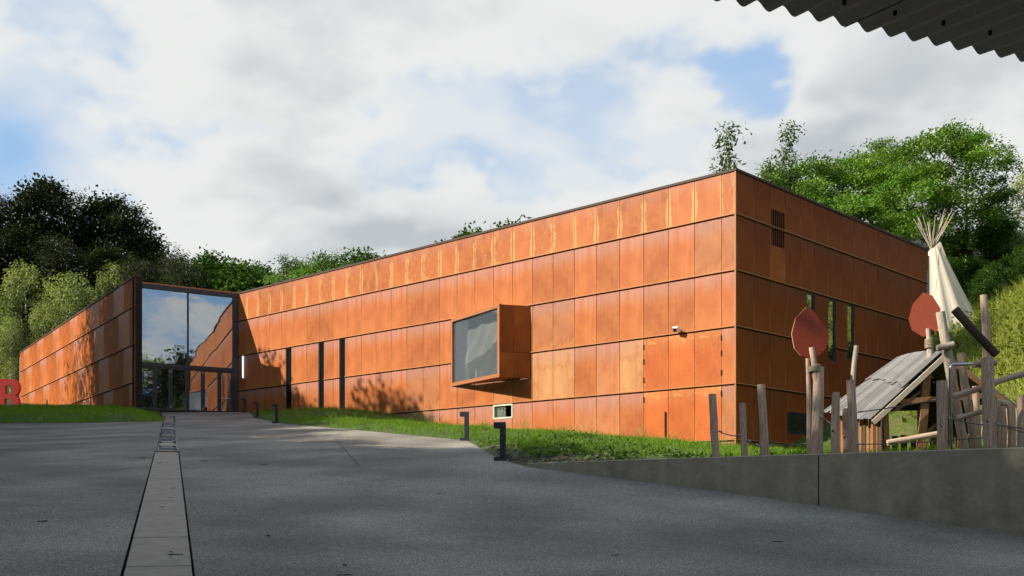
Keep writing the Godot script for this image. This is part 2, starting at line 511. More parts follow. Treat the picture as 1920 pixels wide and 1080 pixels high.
# A tree of height 1 unit = 1 m at the origin: trunk, limbs, and a crown of leaf sprays spread through lobes.
func tree(o: Node3D, p: Dictionary, sd: int) -> void:
	var r := RandomNumberGenerator.new()
	r.seed = sd
	var hh: float = p.h
	var cb: float = p.base
	var rx: float = p.r
	var bend := Vector3(r.randfn(0, 0.03), 0, r.randfn(0, 0.03)) * hh
	var pts := []
	var rads := []
	for k in 7:
		var t := k / 6.0
		pts.append(Vector3(0, -0.4 + (hh * 0.9 + 0.4) * t, 0) + bend * t * t + Vector3(n2(sd * 9.0 + t * 50.0, 0), 0, n2(sd * 9.0 + t * 50.0, 80.0)) * 0.03 * hh * t)
		rads.append(lerpf(p.trunk, p.trunk * 0.12, pow(t, 0.8)))
	var tr := MeshInstance3D.new()
	tr.name = "trunk"; tr.mesh = tube(pts, rads, 8).mesh(); tr.material_override = M[p.bark]
	o.add_child(tr, true)
	var xs := []
	var cols := []
	var tint: Color = p.tint
	for k in int(p.lobes):
		var t: float = cb + (1.0 - cb) * pow((k + 0.5) / p.lobes, 0.85)
		var q: float = (t - cb) / (1.0 - cb)
		var env: float = rx * (pow(sin(PI * clampf(0.12 + q * 0.86, 0.0, 1.0)), 0.75) if p.shape == "round" else (1.0 - q) * 0.9 + 0.12 if p.shape == "cone" else pow(sin(PI * (0.25 + 0.72 * q)), 0.6))
		var a: float = k * 2.39996 + r.randf_range(-0.5, 0.5)
		var rad: float = env * sqrt(r.randf_range(0.25, 1.0))
		rad *= 1.0 + 0.28 * n2(a * 60.0 + sd * 40.0, t * 120.0)
		var lr: float = p.lobe * r.randf_range(0.6, 1.35)
		var c := Vector3(cos(a) * rad, hh * t - lr * 0.4, sin(a) * rad)
		c += bend * t * t
		var from := Vector3(0, maxf(hh * cb * 0.6, c.y - rad * 0.75 - hh * 0.06), 0)
		from += bend * pow(from.y / hh, 2.0)
		if k % 2 == 0 and rad > 0.4:
			var lt := MeshInstance3D.new()
			lt.name = "limb"
			var mid := from.lerp(c, 0.5) + Vector3(0, -rad * 0.10, 0)
			lt.mesh = tube([from, mid, c], [p.trunk * 0.34, p.trunk * 0.2, p.trunk * 0.07], 5, false).mesh(); lt.material_override = M[p.bark]
			o.add_child(lt, true)
		var lobe_tint := r.randf_range(0.62, 1.32)
		for j in int(p.sprays):
			var dir := Vector3(r.randfn(0, 1), r.randfn(0.25, 1), r.randfn(0, 1)).normalized()
			var off := dir * lr * pow(r.randf_range(0.12, 1.0), 0.55)
			off.y *= float(p.flat)
			var b := Basis(Vector3.UP, r.randf() * TAU) * Basis(Vector3.RIGHT, r.randfn(0, 0.3))
			var s := r.randf_range(0.55, 1.35)
			xs.append(Transform3D(b.scaled(Vector3.ONE * s), c + off))
			var g := lobe_tint * r.randf_range(0.7, 1.35)
			cols.append(Color(tint.r * g * r.randf_range(0.9, 1.2), tint.g * g, tint.b * g, 1))
	scatter("crown", "", "", M[p.spray + "_mesh"], M.leaf, xs, cols, o)
func copy_tree(src: Node3D, where: Vector3, size: float, turn: float, label: String, called: String, group: String) -> Node3D:
	var c: Node3D = src.duplicate()
	c.name = numbered(called); add_child(c, true)
	c.position = where; c.rotation.y = turn; c.scale = Vector3.ONE * size
	meta(c, label, "tree", group)
	return c

# ---------------------------------------------------------------- sky
func sky_panorama() -> ImageTexture:
	var w := 2048
	var h := 1024
	var a := FastNoiseLite.new()
	a.seed = 11; a.frequency = 1.0; a.fractal_octaves = 6; a.fractal_gain = 0.52; a.noise_type = FastNoiseLite.TYPE_SIMPLEX_SMOOTH
	var b := FastNoiseLite.new()
	b.seed = 29; b.frequency = 1.0; b.fractal_octaves = 4; b.noise_type = FastNoiseLite.TYPE_SIMPLEX_SMOOTH
	# openings in the cloud: azimuth, elevation, half sizes in degrees, depth
	var gaps := [[-26.4, 16.3, 2.9, 3.2, 1.2], [-23.0, 14.3, 4.5, 1.5, 0.5], [-7.0, 20.8, 0.6, 0.5, 0.3], [12.3, 22.3, 2.1, 2.2, 0.72], [1.2, 18.6, 4.6, 2.2, 0.46], [-2.0, 15.8, 3.2, 1.2, 0.40], [5.5, 18.0, 5.5, 1.4, 0.36], [-17.5, 23.3, 1.6, 0.9, 0.35]]
	var data := PackedFloat32Array()
	data.resize(w * h * 3)
	for y in h:
		var el := (0.5 - (y + 0.5) / h) * 180.0
		var se := sin(deg_to_rad(el))
		var ce := cos(deg_to_rad(el))
		for x in w:
			var q := (y * w + x) * 3
			if el < -1.0:
				data[q] = 0.20; data[q + 1] = 0.20; data[q + 2] = 0.19
				continue
			var az := wrapf((x + 0.5) / w * TAU, -PI, PI)   # the middle of the picture's edge looks ahead
			var dx := sin(az) * ce
			var dz := cos(az) * ce
			# clouds lie in a layer: look its plane up where the ray meets it
			var k := 1.0 / (maxf(se, 0.0) + 0.22)
			var n := a.get_noise_3d(dx * k * 1.5, 4.0, dz * k * 1.5 + 2.0)
			var n3 := b.get_noise_3d(dx * k * 3.2, 9.0, dz * k * 3.2)
			var azd := rad_to_deg(az) + 4.5 * b.get_noise_3d(dx * k * 1.6, 21.0, dz * k * 1.6) + 2.2 * n3
			var eld := el + 3.0 * b.get_noise_3d(dx * k * 1.9, 33.0, dz * k * 1.9) + 1.6 * a.get_noise_3d(dx * k * 4.0, 41.0, dz * k * 4.0)
			var ahead := 1.0 - ss(34.0, 75.0, absf(azd))
			var cover := 0.62 + n * 1.1
			cover = lerpf(0.36 + n * 1.25, cover + 0.22, ahead * (1.0 - ss(34.0, 60.0, el)))
			var hole := 0.0
			cover += 0.10 * b.get_noise_3d(dx * k * 27.0, 61.0, dz * k * 27.0)
			if ahead > 0.0 and el < 40.0:
				for g in gaps:
					var e := pow((azd - g[0]) / g[2], 2.0) + pow((eld - g[1]) / g[3], 2.0)
					if g[4] > 0.7: hole = maxf(hole, exp(-e * 0.7) * (0.95 if g[0] < 0.0 else 0.72))
					if e < 6.0: cover -= g[4] * exp(-e * 0.9) * (0.78 + 1.5 * n3 + 0.5 * b.get_noise_3d(dx * k * 13.0, 55.0, dz * k * 13.0))
			var c := ss(0.14, 0.66, cover)
			if ahead > 0.0: c = lerpf(c, maxf(c, (0.42 + 0.45 * ss(-0.35, 0.35, n3)) * (1.0 - hole)), ahead * (1.0 - ss(34.0, 60.0, el)))
			var thick := clampf(cover - 0.55 + n3 * 0.5, 0.0, 1.0)
			var shade := ss(0.18, 0.85, thick + 0.35 * b.get_noise_3d(dx * k * 1.1 + 7.0, 1.0, dz * k * 1.1) + 0.22 * b.get_noise_3d(dx * k * 7.0, 71.0, dz * k * 7.0) - 0.06)
			var grey := 0.0
			for g in [[-4.7, 14.4, 4.6, 2.2, 0.9], [17.5, 18.6, 5.5, 2.2, 0.75], [-15.0, 20.5, 3.0, 1.2, 0.25], [6.5, 24.0, 5.0, 1.5, 0.3]]:
				grey += g[4] * exp(-pow((azd - g[0]) / g[2], 2.0) - pow((eld - g[1]) / g[3], 2.0))
			shade = clampf(shade * 0.6 + grey * (0.75 + n3), 0.0, 1.0)
			var up := clampf(el / 60.0, 0.0, 1.0)
			var sr := lerpf(0.41, 0.10, up)
			var sg := lerpf(0.66, 0.27, up)
			var sb := lerpf(0.96, 0.66, up)
			var cr := lerpf(0.87, 0.55, shade)
			var cg := lerpf(0.88, 0.585, shade)
			var cbb := lerpf(0.87, 0.62, shade)
			data[q] = lerpf(sr, cr, c); data[q + 1] = lerpf(sg, cg, c); data[q + 2] = lerpf(sb, cbb, c)
	return ImageTexture.create_from_image(Image.create_from_data(w, h, false, Image.FORMAT_RGBF, data.to_byte_array()))

# ---------------------------------------------------------------- the scene
func _ready() -> void:
	rng.seed = 4711
	nz.seed = 3; nz.frequency = 0.01; nz.fractal_octaves = 3; nz.noise_type = FastNoiseLite.TYPE_SIMPLEX_SMOOTH
	var cam := Camera3D.new()
	cam.name = "camera"
	cam.projection = Camera3D.PROJECTION_FRUSTUM
	cam.near = 0.1; cam.far = 900.0
	cam.size = 0.1 * 1080.0 / FOC
	cam.frustum_offset = Vector2(0, 0.1 * 394.0 / FOC)
	cam.position = Vector3(0, EYE, 0)
	add_child(cam); cam.current = true
	var env := Environment.new()
	env.background_mode = Environment.BG_SKY
	var sky := Sky.new()
	var pano := PanoramaSkyMaterial.new()
	pano.panorama = sky_panorama()
	sky.sky_material = pano
	env.sky = sky
	env.background_energy_multiplier = 0.62
	env.tonemap_mode = Environment.TONE_MAPPER_LINEAR
	env.tonemap_exposure = 1.55
	env.sdfgi_enabled = true; env.ssao_enabled = true; env.ssil_enabled = true
	var we := WorldEnvironment.new()
	we.name = "environment"; we.environment = env
	add_child(we)
	var sun := DirectionalLight3D.new()
	sun.name = "sun"
	sun.light_energy = 1.6; sun.light_angular_distance = 0.5; sun.light_color = Color(1.0, 0.955, 0.88); sun.shadow_enabled = true
	var el := deg_to_rad(33.0)
	var az := deg_to_rad(76.0)
	sun.basis = Basis.looking_at(Vector3(sin(az) * cos(el), -sin(el), -cos(az) * cos(el)))
	add_child(sun)

	make_materials()
	pave = PackedVector2Array([Vector2(-27, 46.3), Vector2(-16.3, 47.0), Vector2(-15.75, 47.7), Vector2(-19.15, 57.2), Vector2(-19.9, 57.45), Vector2(-15.65, 59.84), Vector2(-14.67, 58.2), Vector2(-12.25, 50.5), Vector2(-9.44, 42.1), Vector2(-5.2, 34.9), Vector2(-1.2, 27.7), Vector2(-0.18, 20.8), RS, RS + RD * 15.0, Vector2(12, -16), Vector2(-30, -16), Vector2(-30, 40)])
	room = PackedVector2Array([WT, GL, HF, HF + Vector2(9.7, 10.1), Vector2(-29.5, 90.7), WE])
	build_ground()
	build_paving()
	build_hall()
	build_wing()
	build_entrance()
	build_wall_and_bollards()
	build_playground()
	build_tipi()
	build_canopy()
	build_letter()
	build_trees()
	build_grass()

func make_materials() -> void:
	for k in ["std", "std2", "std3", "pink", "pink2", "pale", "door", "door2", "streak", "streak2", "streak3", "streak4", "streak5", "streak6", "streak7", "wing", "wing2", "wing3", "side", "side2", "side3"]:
		var kind: String = k.rstrip("0123456789")
		var m := mat(k, Color.WHITE, 0.5, 0.0, 0.27)
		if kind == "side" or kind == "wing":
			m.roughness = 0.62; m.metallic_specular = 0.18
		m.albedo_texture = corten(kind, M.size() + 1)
	var grit := ntex(512, 0.06, Color(0.72, 0.72, 0.72), Color(1, 1, 1), 5, 4)
	mat("rail", lin(0.42, 0.17, 0.055), 0.6)
	mat("rust_dark", lin(0.05, 0.022, 0.012), 0.7)
	mat("core", lin(0.02, 0.014, 0.011), 0.95)
	mat("anthracite", lin(0.026, 0.029, 0.036), 0.45, 0.0, 0.5)
	mat("bollard", lin(0.022, 0.026, 0.036), 0.5)
	mat("inner", lin(0.30, 0.29, 0.27), 0.9)
	mat("inner_dark", lin(0.05, 0.05, 0.05), 0.8)
	mat("white", lin(0.75, 0.75, 0.73), 0.45)
	mat("cream_frame", lin(0.62, 0.64, 0.50), 0.5)
	mat("reflection_sheet", lin(0.075, 0.085, 0.05), 0.85)
	mat("pale_reflection_sheet", lin(0.29, 0.30, 0.275), 0.85)
	for q in [["mirror_glass", 0.23], ["door_glass", 0.14], ["clear_glass", 0.10]]:   # coated panes: high index, so that they mirror as the photograph's do
		var g := mat(q[0], Color(0.93, 0.96, 0.97, 0.0), 0.0, 0.0, 0.5)
		g.refraction_enabled = true; g.refraction_scale = q[1]
	var bg := mat("bay_glass", Color(0.5, 0.55, 0.6, 0.03), 0.012, 0.22, 0.5)
	bg.transparency = BaseMaterial3D.TRANSPARENCY_ALPHA
	mat("dark_glass", lin(0.01, 0.011, 0.011), 0.08, 0.0, 0.5)
	var t := mat("lamp_tube", lin(0.9, 0.92, 0.95), 0.3)
	t.emission_enabled = true; t.emission = Color(0.9, 0.95, 1.0); t.emission_energy_multiplier = 0.75
	mat("steel", lin(0.55, 0.56, 0.58), 0.22, 1.0)
	mat("fitting", lin(0.30, 0.30, 0.30), 0.5, 1.0)
	mat("cable", lin(0.16, 0.13, 0.10), 0.6)
	mat("rope", lin(0.34, 0.27, 0.18), 0.9)
	# ground
	var s := mat("soil", Color.WHITE, 0.95)
	s.vertex_color_use_as_albedo = true
	triplanar(s, ntex(512, 0.05, Color(0.62, 0.62, 0.62), Color(1, 1, 1), 8, 5), 3.0)
	var p := mat("paving", Color(1, 1, 1), 0.88, 0.0, 0.35)
	triplanar(p, paving_tex(), 4.0)
	weathered(p, ntex(512, 0.012, Color(0.70, 0.70, 0.70), Color(1, 1, 1), 21, 5), 23.0)
	p.heightmap_enabled = true; p.heightmap_texture = ntex(1024, 0.30, Color.BLACK, Color.WHITE, 33, 3); p.heightmap_scale = 0.9
	p.heightmap_deep_parallax = false
	mat("joint", lin(0.045, 0.043, 0.040), 0.95)
	var c := mat("concrete", Color(1, 1, 1), 0.82, 0.0, 0.4)
	triplanar(c, ntex(1024, 0.016, lin(0.41, 0.37, 0.285), lin(0.56, 0.51, 0.40), 41, 6), 5.0)
	weathered(c, wall_stain(), 4.0)
	c.heightmap_enabled = true; c.heightmap_texture = grit; c.heightmap_scale = 0.2
	c = mat("slab", Color(1, 1, 1), 0.85, 0.0, 0.4)
	triplanar(c, ntex(512, 0.02, lin(0.275, 0.24, 0.18), lin(0.36, 0.32, 0.25), 47, 6), 2.6)
	c = mat("wet_stone", Color(1, 1, 1), 0.33, 0.0, 0.5)
	triplanar(c, ntex(256, 0.05, lin(0.03, 0.028, 0.025), lin(0.13, 0.125, 0.115), 53, 4), 0.5)
	mat("rusty_edge", lin(0.16, 0.075, 0.05), 0.7)
	# timber
	for q in [["worn_board", Color(0.075, 0.073, 0.07), Color(0.22, 0.215, 0.21), 66], ["post_wood", Color(0.42, 0.29, 0.205), Color(0.66, 0.50, 0.375), 61], ["pale_wood", Color(0.36, 0.30, 0.225), Color(0.55, 0.48, 0.38), 62], ["warm_wood", Color(0.20, 0.095, 0.042), Color(0.36, 0.19, 0.09), 63], ["grey_board", Color(0.085, 0.083, 0.082), Color(0.33, 0.325, 0.32), 64], ["dark_wood", Color(0.05, 0.036, 0.025), Color(0.12, 0.085, 0.06), 65]]:
		var m := mat(q[0], Color.WHITE, 0.85, 0.0, 0.3)
		m.albedo_texture = grain_tex(q[1].linear_to_srgb(), q[2].linear_to_srgb(), q[3])
		m.uv1_scale = Vector3(2, 1, 1)
	mat("red_disc", lin(0.25, 0.046, 0.022), 0.6, 0.0, 0.3)
	triplanar(M.red_disc, ntex(256, 0.03, lin(0.20, 0.040, 0.021), lin(0.245, 0.047, 0.023), 81, 5), 0.5)
	M.red_disc.albedo_color = Color.WHITE
	mat("disc_edge", lin(0.45, 0.20, 0.11), 0.7)
	var cv := mat("canvas", lin(0.70, 0.65, 0.52), 0.9)
	cv.backlight_enabled = true; cv.backlight = Color(0.75, 0.70, 0.56)
	mat("red_paint", lin(0.42, 0.014, 0.010), 0.55)
	mat("fibre_cement", lin(0.56, 0.53, 0.49), 0.9)
	mat("steel_dark", lin(0.06, 0.06, 0.06), 0.6)
	# plants
	for q in ["leaf", "blade"]:
		var m := mat(q, Color.WHITE, 0.55, 0.0, 0.3)
		m.vertex_color_use_as_albedo = true
		m.backlight_enabled = true; m.backlight = Color(0.72, 0.80, 0.45) if q == "leaf" else Color(0.7, 0.8, 0.4)
	mat("leaf_litter", Color.WHITE, 0.95).vertex_color_use_as_albedo = true
	mat("bark", lin(0.07, 0.055, 0.04), 0.95)
	mat("pale_bark", lin(0.30, 0.25, 0.18), 0.9)
	triplanar(M.pale_bark, ntex(256, 0.03, lin(0.10, 0.085, 0.06), lin(0.38, 0.33, 0.25), 71, 4), 1.5, false)
	mat("birch_bark", lin(0.55, 0.53, 0.48), 0.8)
	M["broad_mesh"] = leaf_mesh(26, Vector3(0.85, 0.5, 0.85), 0.36, 0.22, 0.25, 1)
	M["fine_mesh"] = leaf_mesh(34, Vector3(0.95, 0.34, 0.95), 0.27, 0.13, 0.15, 2)
	M["hang_mesh"] = leaf_mesh(30, Vector3(0.5, 0.95, 0.5), 0.24, 0.12, 1.1, 3)
	M["slim_mesh"] = leaf_mesh(26, Vector3(0.5, 0.5, 0.5), 0.26, 0.12, 0.3, 4)
func paving_tex() -> ImageTexture:
	# exposed aggregate: pale and dark grains in grey cement, 4 m to the picture
	var n := 1024
	var r := RandomNumberGenerator.new()
	r.seed = 9
	var a := PackedByteArray()
	a.resize(n * n)
	for k in n * n:
		a[k] = int(clampf(148.0 + r.randfn(0, 24), 30, 235))
	for k in 30000:
		var x := r.randi() % n
		var y := r.randi() % n
		var v := int(clampf(r.randfn(150, 80), 20, 255))
		for d in [0, 1, n, n + 1, 2, n * 2, n * 2 + 1, n + 2, n * 2 + 2]:
			if d < 2 or r.randf() < 0.7: a[(y * n + x + d) % (n * n)] = v
	var b := PackedByteArray()
	b.resize(n * n * 3)
	for k in n * n:
		b[k * 3] = a[k]; b[k * 3 + 1] = int(a[k] * 0.975); b[k * 3 + 2] = int(a[k] * 0.89)
	return ImageTexture.create_from_image(Image.create_from_data(n, n, false, Image.FORMAT_RGB8, b))
func wall_stain() -> ImageTexture:
	var n := 256
	var b := PackedByteArray()
	b.resize(n * n * 3)
	for y in n:
		for x in n:
			var run := n2(x * 9.0, y * 0.35) * 0.5 + n2(x * 3.0 + 400.0, y * 1.6) * 0.6
			var k := clampf(0.88 + run * 0.16 + 0.08 * n2(x * 22.0, y * 22.0), 0.5, 1.0)
			var fade := minf(1.0, minf(x, n - 1 - x) / 20.0)
			k = lerpf(0.86, k, fade)
			var q := (y * n + x) * 3
			b[q] = int(k * 255); b[q + 1] = int(k * 252); b[q + 2] = int(k * 244)
	return ImageTexture.create_from_image(Image.create_from_data(n, n, false, Image.FORMAT_RGB8, b))
func grain_tex(a: Color, c: Color, sd: int) -> ImageTexture:
	var w := 128
	var h := 256
	var b := PackedByteArray()
	b.resize(w * h * 3)
	for y in h:
		for x in w:
			var ang := TAU * x / w
			var t := n2(cos(ang) * 110.0 + sd * 31.0 + y * 0.7, sin(ang) * 110.0) * 0.9 + n2(cos(ang) * 420.0 + sd * 7.0, sin(ang) * 420.0 + y * 2.2) * 0.7 + n2(x * 3.0, y * 6.0 + sd) * 0.25
			var k := a.lerp(c, clampf(0.5 + t * 0.75, 0.0, 1.0))
			if n2(cos(ang) * 300.0 + 900.0 + sd, sin(ang) * 300.0 + y * 1.1) > 0.42: k = k.darkened(0.4)
			var q := (y * w + x) * 3
			b[q] = int(k.r * 255); b[q + 1] = int(k.g * 255); b[q + 2] = int(k.b * 255)
	return ImageTexture.create_from_image(Image.create_from_data(w, h, false, Image.FORMAT_RGB8, b))

func build_paving() -> void:
	# the channel runs up the slope to the entrance
	var c0 := Vector2(-0.757, 2.0)
	var c1 := Vector2(-17.45, 53.4)
	var slot := line_poly(c0, c1, 0.572)
	var m := MB.new()
	drape(pave, Vector2(2.0, 0.5), 0.0, m, slot)
	var o := struct("paving", m.mesh(), M.paving)
	for q in [[Vector2(-8.6, 15.25), Vector2(-5.4, 15.55)], [Vector2(-5.1, 30.2), Vector2(-2.9, 19.9)], [Vector2(-12.2, 44.5), Vector2(-10.7, 42.0)], [Vector2(-16.2, 49.3), Vector2(-12.3, 50.2)], [Vector2(-24.5, 40.5), Vector2(-13.6, 41.6)]]:
		var jm := MB.new()
		drape(line_poly(q[0], q[1], 0.022), Vector2(2.0, 0.5), 0.004, jm)
		part(o, "joint", jm.mesh(), M.joint)
	# channel: concrete slabs below, an open stepped runnel of wet stones above
	var t := thing("drainage_channel", "straight drainage channel of pale concrete slabs and wet stones running up the paving", "drain", w3(c0, paved(c0.x, c0.y)))
	var dir := (c1 - c0).normalized()
	var d := 2.0
	var k := 0
	while d < 25.4:
		var e := minf(d + 1.745, 25.45)
		var a := c0 + (c1 - c0) * ((d + 0.012 - 2.0) / 51.4)
		var b := c0 + (c1 - c0) * ((e - 0.012 - 2.0) / 51.4)
		var mid := (a + b) / 2.0
		var pa := w3(a, paved(a.x, a.y))
		var pb := w3(b, paved(b.x, b.y))
		var x := (pb - pa).normalized()
		var z := x.cross(Vector3.UP).normalized()
		part(t, "slab", cbox(Vector3((pb - pa).length(), 0.07, 0.535), 0.006), M.slab, Transform3D(Basis(x, z.cross(x), z), w3(mid, paved(mid.x, mid.y) - 0.045 + rng.randf_range(-0.004, 0.003))))
		d = e; k += 1
	var a2 := c0 + (c1 - c0) * (23.62 / 51.4)
	var wl := Wall.new(a2, c1)
	var side := dir.orthogonal()
	part(t, "end_plate", cbox(Vector3(0.05, 0.1, 0.56), 0.004), M.rusty_edge, Transform3D(wl.f(0, 0, 0).basis, w3(a2, paved(a2.x, a2.y) - 0.045)))
	# bed and sides of the runnel
	var bed := MB.new()
	drape(line_poly(a2, c1, 0.54), Vector2(2.0, 0.5), -0.07, bed)
	part(t, "runnel_bed", bed.mesh(), M.wet_stone)
	for sg in [-1, 1]:
		var sm := MB.new()
		drape(line_poly(a2 + side * 0.272 * sg, c1 + side * 0.272 * sg, 0.022), Vector2(2.0, 0.5), -0.004, sm)
		part(t, "runnel_edge", sm.mesh(), M.wet_stone)
	d = 25.75
	while d < 53.2:
		var a := c0 + (c1 - c0) * ((d - 2.0) / 51.4) + side * rng.randf_range(-0.03, 0.03)
		var x := Vector3(dir.x, 0, -dir.y)
		var bs := Basis(x, Vector3.UP, x.cross(Vector3.UP)) * Basis(Vector3.UP, rng.randfn(0, 0.12)) * Basis(Vector3.BACK, 0.1 + rng.randfn(0, 0.12))
		part(t, "stone", cbox(Vector3(0.16, 0.07, 0.44), 0.02), M.wet_stone if rng.randf() < 0.75 else M.slab, Transform3D(bs.scaled_local(Vector3(rng.randf_range(0.6, 1.3), rng.randf_range(0.6, 1.2), rng.randf_range(0.7, 1.08))), w3(a, paved(a.x, a.y) - 0.045 + rng.randf_range(0, 0.015))))
		d += rng.randf_range(0.16, 0.34)

func pick_front(k: int, j: int, xj: Array) -> Array:
	var x: float = xj[j]
	if (k == 3 or k == 4) and x > 28.5 and x < 32.0: return [M[["door", "door2"][(j + k) % 2]], "door_leaf", "orange red sheet of the flush service door"]
	if k == 0: return [M["streak" + ["", "2", "3", "4", "5", "6", "7"][(j * 5 + j * j / 3 + 3) % 7]]]
	var r := (j * 31 + k * 17 + (j * j) % 7) % 10
	if k >= 3 and x > 20.0: return [M[["pink", "pink2", "pale", "pink", "std2", "pink2", "pink", "pale", "pink2", "std3"][r]]]
	if k == 4 or k == 5: return [M[["pink", "std2", "pink2", "pink", "std"][r % 5]]]
	return [M[["std", "std2", "std3", "std", "std2", "pink", "std3", "std", "std2", "std3"][r]]]
func build_hall() -> void:
	var t := thing("exhibition_hall", "long flat roofed hall clad in orange weathering steel sheets", "building", w3(HC, 1.8))
	var rows := [11.60, 10.1, 8.11, 6.12, 4.08, 2.08, 0.2]
	var la := (HC - HF).length()
	var ja := [0.0]
	for k in range(27, -1, -1): ja.append(la - 0.59 - 1.153 * k)
	ja.append(la - 0.05)
	var wa := Wall.new(HF, HC)
	var slits := [rect(4.76, 5.31, 3.9, 8.08), rect(7.73, 8.22, 3.9, 8.08), rect(9.51, 10.0, 3.9, 8.08)]
	var small := rect(20.53, 21.70, 3.42, 4.04)
	var bay := rect(17.81, 22.74, 5.06, 8.09)
	clad(t, wa, ja, rows, slits + [small, bay], func(k: int, j: int) -> Array: return pick_front(k, j, ja))
	for s: Rect2 in slits: window_unit(t, wa, s.grow(-0.004), 0.05, 0.075, M.anthracite, M.dark_glass)
	window_unit(t, wa, small.grow(-0.004), 0.06, 0.03, M.cream_frame, M.clear_glass)
	part(t, "window_reveal", cbox(Vector3(0.60, 0.50, 0.03)), M.cream_frame, wa.f(20.90, 3.73, -0.11), "pale board standing inside the small window")
	part(t, "door_handle", cbox(Vector3(0.035, 1.05, 0.05), 0.006), M.rust_dark, wa.f(29.63, 2.72, 0.045))
	for h in [5.75, 5.2, 4.5, 3.75]:
		part(t, "hinge", cbox(Vector3(0.04, 0.2, 0.04), 0.004), M.rust_dark, wa.f(28.62, h, 0.02))
		part(t, "hinge", cbox(Vector3(0.04, 0.2, 0.04), 0.004), M.rust_dark, wa.f(32.06, h, 0.02))
	# hill side
	var wb := Wall.new(HC, HE)
	var lb := (HE - HC).length()
	var jb := [0.05]
	for k in 14: jb.append(1.23 + 1.13 * k)
	jb.append(lb)
	var tall := [rect(5.14, 5.78, 5.5, 8.06), rect(6.89, 7.56, 5.54, 8.06), rect(8.55, 9.20, 5.72, 8.06)]
	var low := rect(3.65, 5.14, 2.46, 3.28)
	var vents := [rect(2.45, 3.43, 10.15, 10.74), rect(2.45, 3.43, 9.42, 10.02)]
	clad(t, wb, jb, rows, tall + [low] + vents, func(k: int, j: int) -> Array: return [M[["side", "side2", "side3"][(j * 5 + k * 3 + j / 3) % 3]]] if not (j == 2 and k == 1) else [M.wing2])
	for s: Rect2 in tall: window_unit(t, wb, s.grow(-0.004), 0.07, 0.08, M.anthracite, M.mirror_glass)
	window_unit(t, wb, low.grow(-0.004), 0.07, 0.06, M.anthracite, M.door_glass)
	for v: Rect2 in vents:
		var c := v.get_center()
		var g := part(t, "vent_grille", cbox(Vector3(v.size.x, v.size.y, 0.02)), M.core, wb.f(c.x, c.y, -0.06))
		for k in 6:
			var s := MeshInstance3D.new()
			s.name = "slat"; s.mesh = cbox(Vector3(0.06, v.size.y - 0.04, 0.02), 0.003); s.material_override = M.wing
			s.transform = Transform3D(Basis(Vector3.UP, 0.5), Vector3((k - 2.5) * 0.15, 0, 0.035))
			g.add_child(s, true)
	# the rest of the shell
	var hb := HF + (HE - HC)
	plain_wall(t, hb + Vector2(0.15, 0.15), HF + Vector2(0.5, 0.52), 0.0, 11.4, 0.3, M.inner)
	plain_wall(t, HE, hb, 0.0, 11.4, 0.3, M.inner)
	slab(t, "roof", Geometry2D.offset_polygon(PackedVector2Array([HC, HF, hb, HE]), -0.12)[0], 11.25, 11.5, M.core)
	slab(t, "floor_slab", Geometry2D.offset_polygon(PackedVector2Array([HC, HF, hb, HE]), -0.5)[0], 4.7, 4.9, M.inner_dark)
	part(t, "corner_post", cbox(Vector3(0.055, 11.5, 0.055), 0.006), M.rail, Transform3D(wa.f(0, 0, 0).basis, w3(HC, 5.85) + Vector3(-0.012, 0, -0.012)))
	part(t, "coping", cbox(Vector3(la + 0.04, 0.10, 0.42), 0.008), M.rust_dark, wa.f(la / 2.0 + 0.02, 11.655, -0.17))
	part(t, "coping", cbox(Vector3(lb - 0.4, 0.097, 0.42), 0.008), M.rust_dark, wb.f(lb / 2.0 + 0.2, 11.655, -0.17))
	build_bay(t)
	# lamps on the front
	var f := thing("floodlight", "small white security floodlight above the orange red door", "lamp", wa.f(30.3, 6.2, 0.0).origin)
	part(f, "bracket", cbox(Vector3(0.06, 0.08, 0.20), 0.006), M.white, wa.f(30.3, 6.2, 0.09))
	var hx := wa.f(30.27, 6.23, 0.24)
	hx.basis = hx.basis * Basis(Vector3.RIGHT, 0.5) * Basis(Vector3.UP, -0.25)
	part(f, "lamp_head", cbox(Vector3(0.26, 0.19, 0.14), 0.02), M.white, hx)
	hx.origin += hx.basis.z * 0.073
	part(f, "lens", cbox(Vector3(0.2, 0.13, 0.006)), M.dark_glass, hx)
	tube_lamp(wa, 0.68, 6.79, 8.02, "white vertical tube lamp on the rust wall right of the entrance")
func tube_lamp(wl: Wall, x: float, h0: float, h1: float, label: String) -> void:
	var a := wl.f(x, h0, 0.09).origin
	var b := wl.f(x, h1, 0.09).origin
	var o := thing("wall_lamp", label, "lamp", a, "tube lamps beside the entrance")
	part(o, "lamp_tube", tube([a - o.position, b - o.position], [0.045, 0.045], 10).mesh(), M.lamp_tube, Transform3D(Basis(), o.position))
	for h in [h0 - 0.015, h1 + 0.015]:
		part(o, "bracket", cbox(Vector3(0.07, 0.03, 0.13), 0.004), M.white, wl.f(x, h, 0.065))
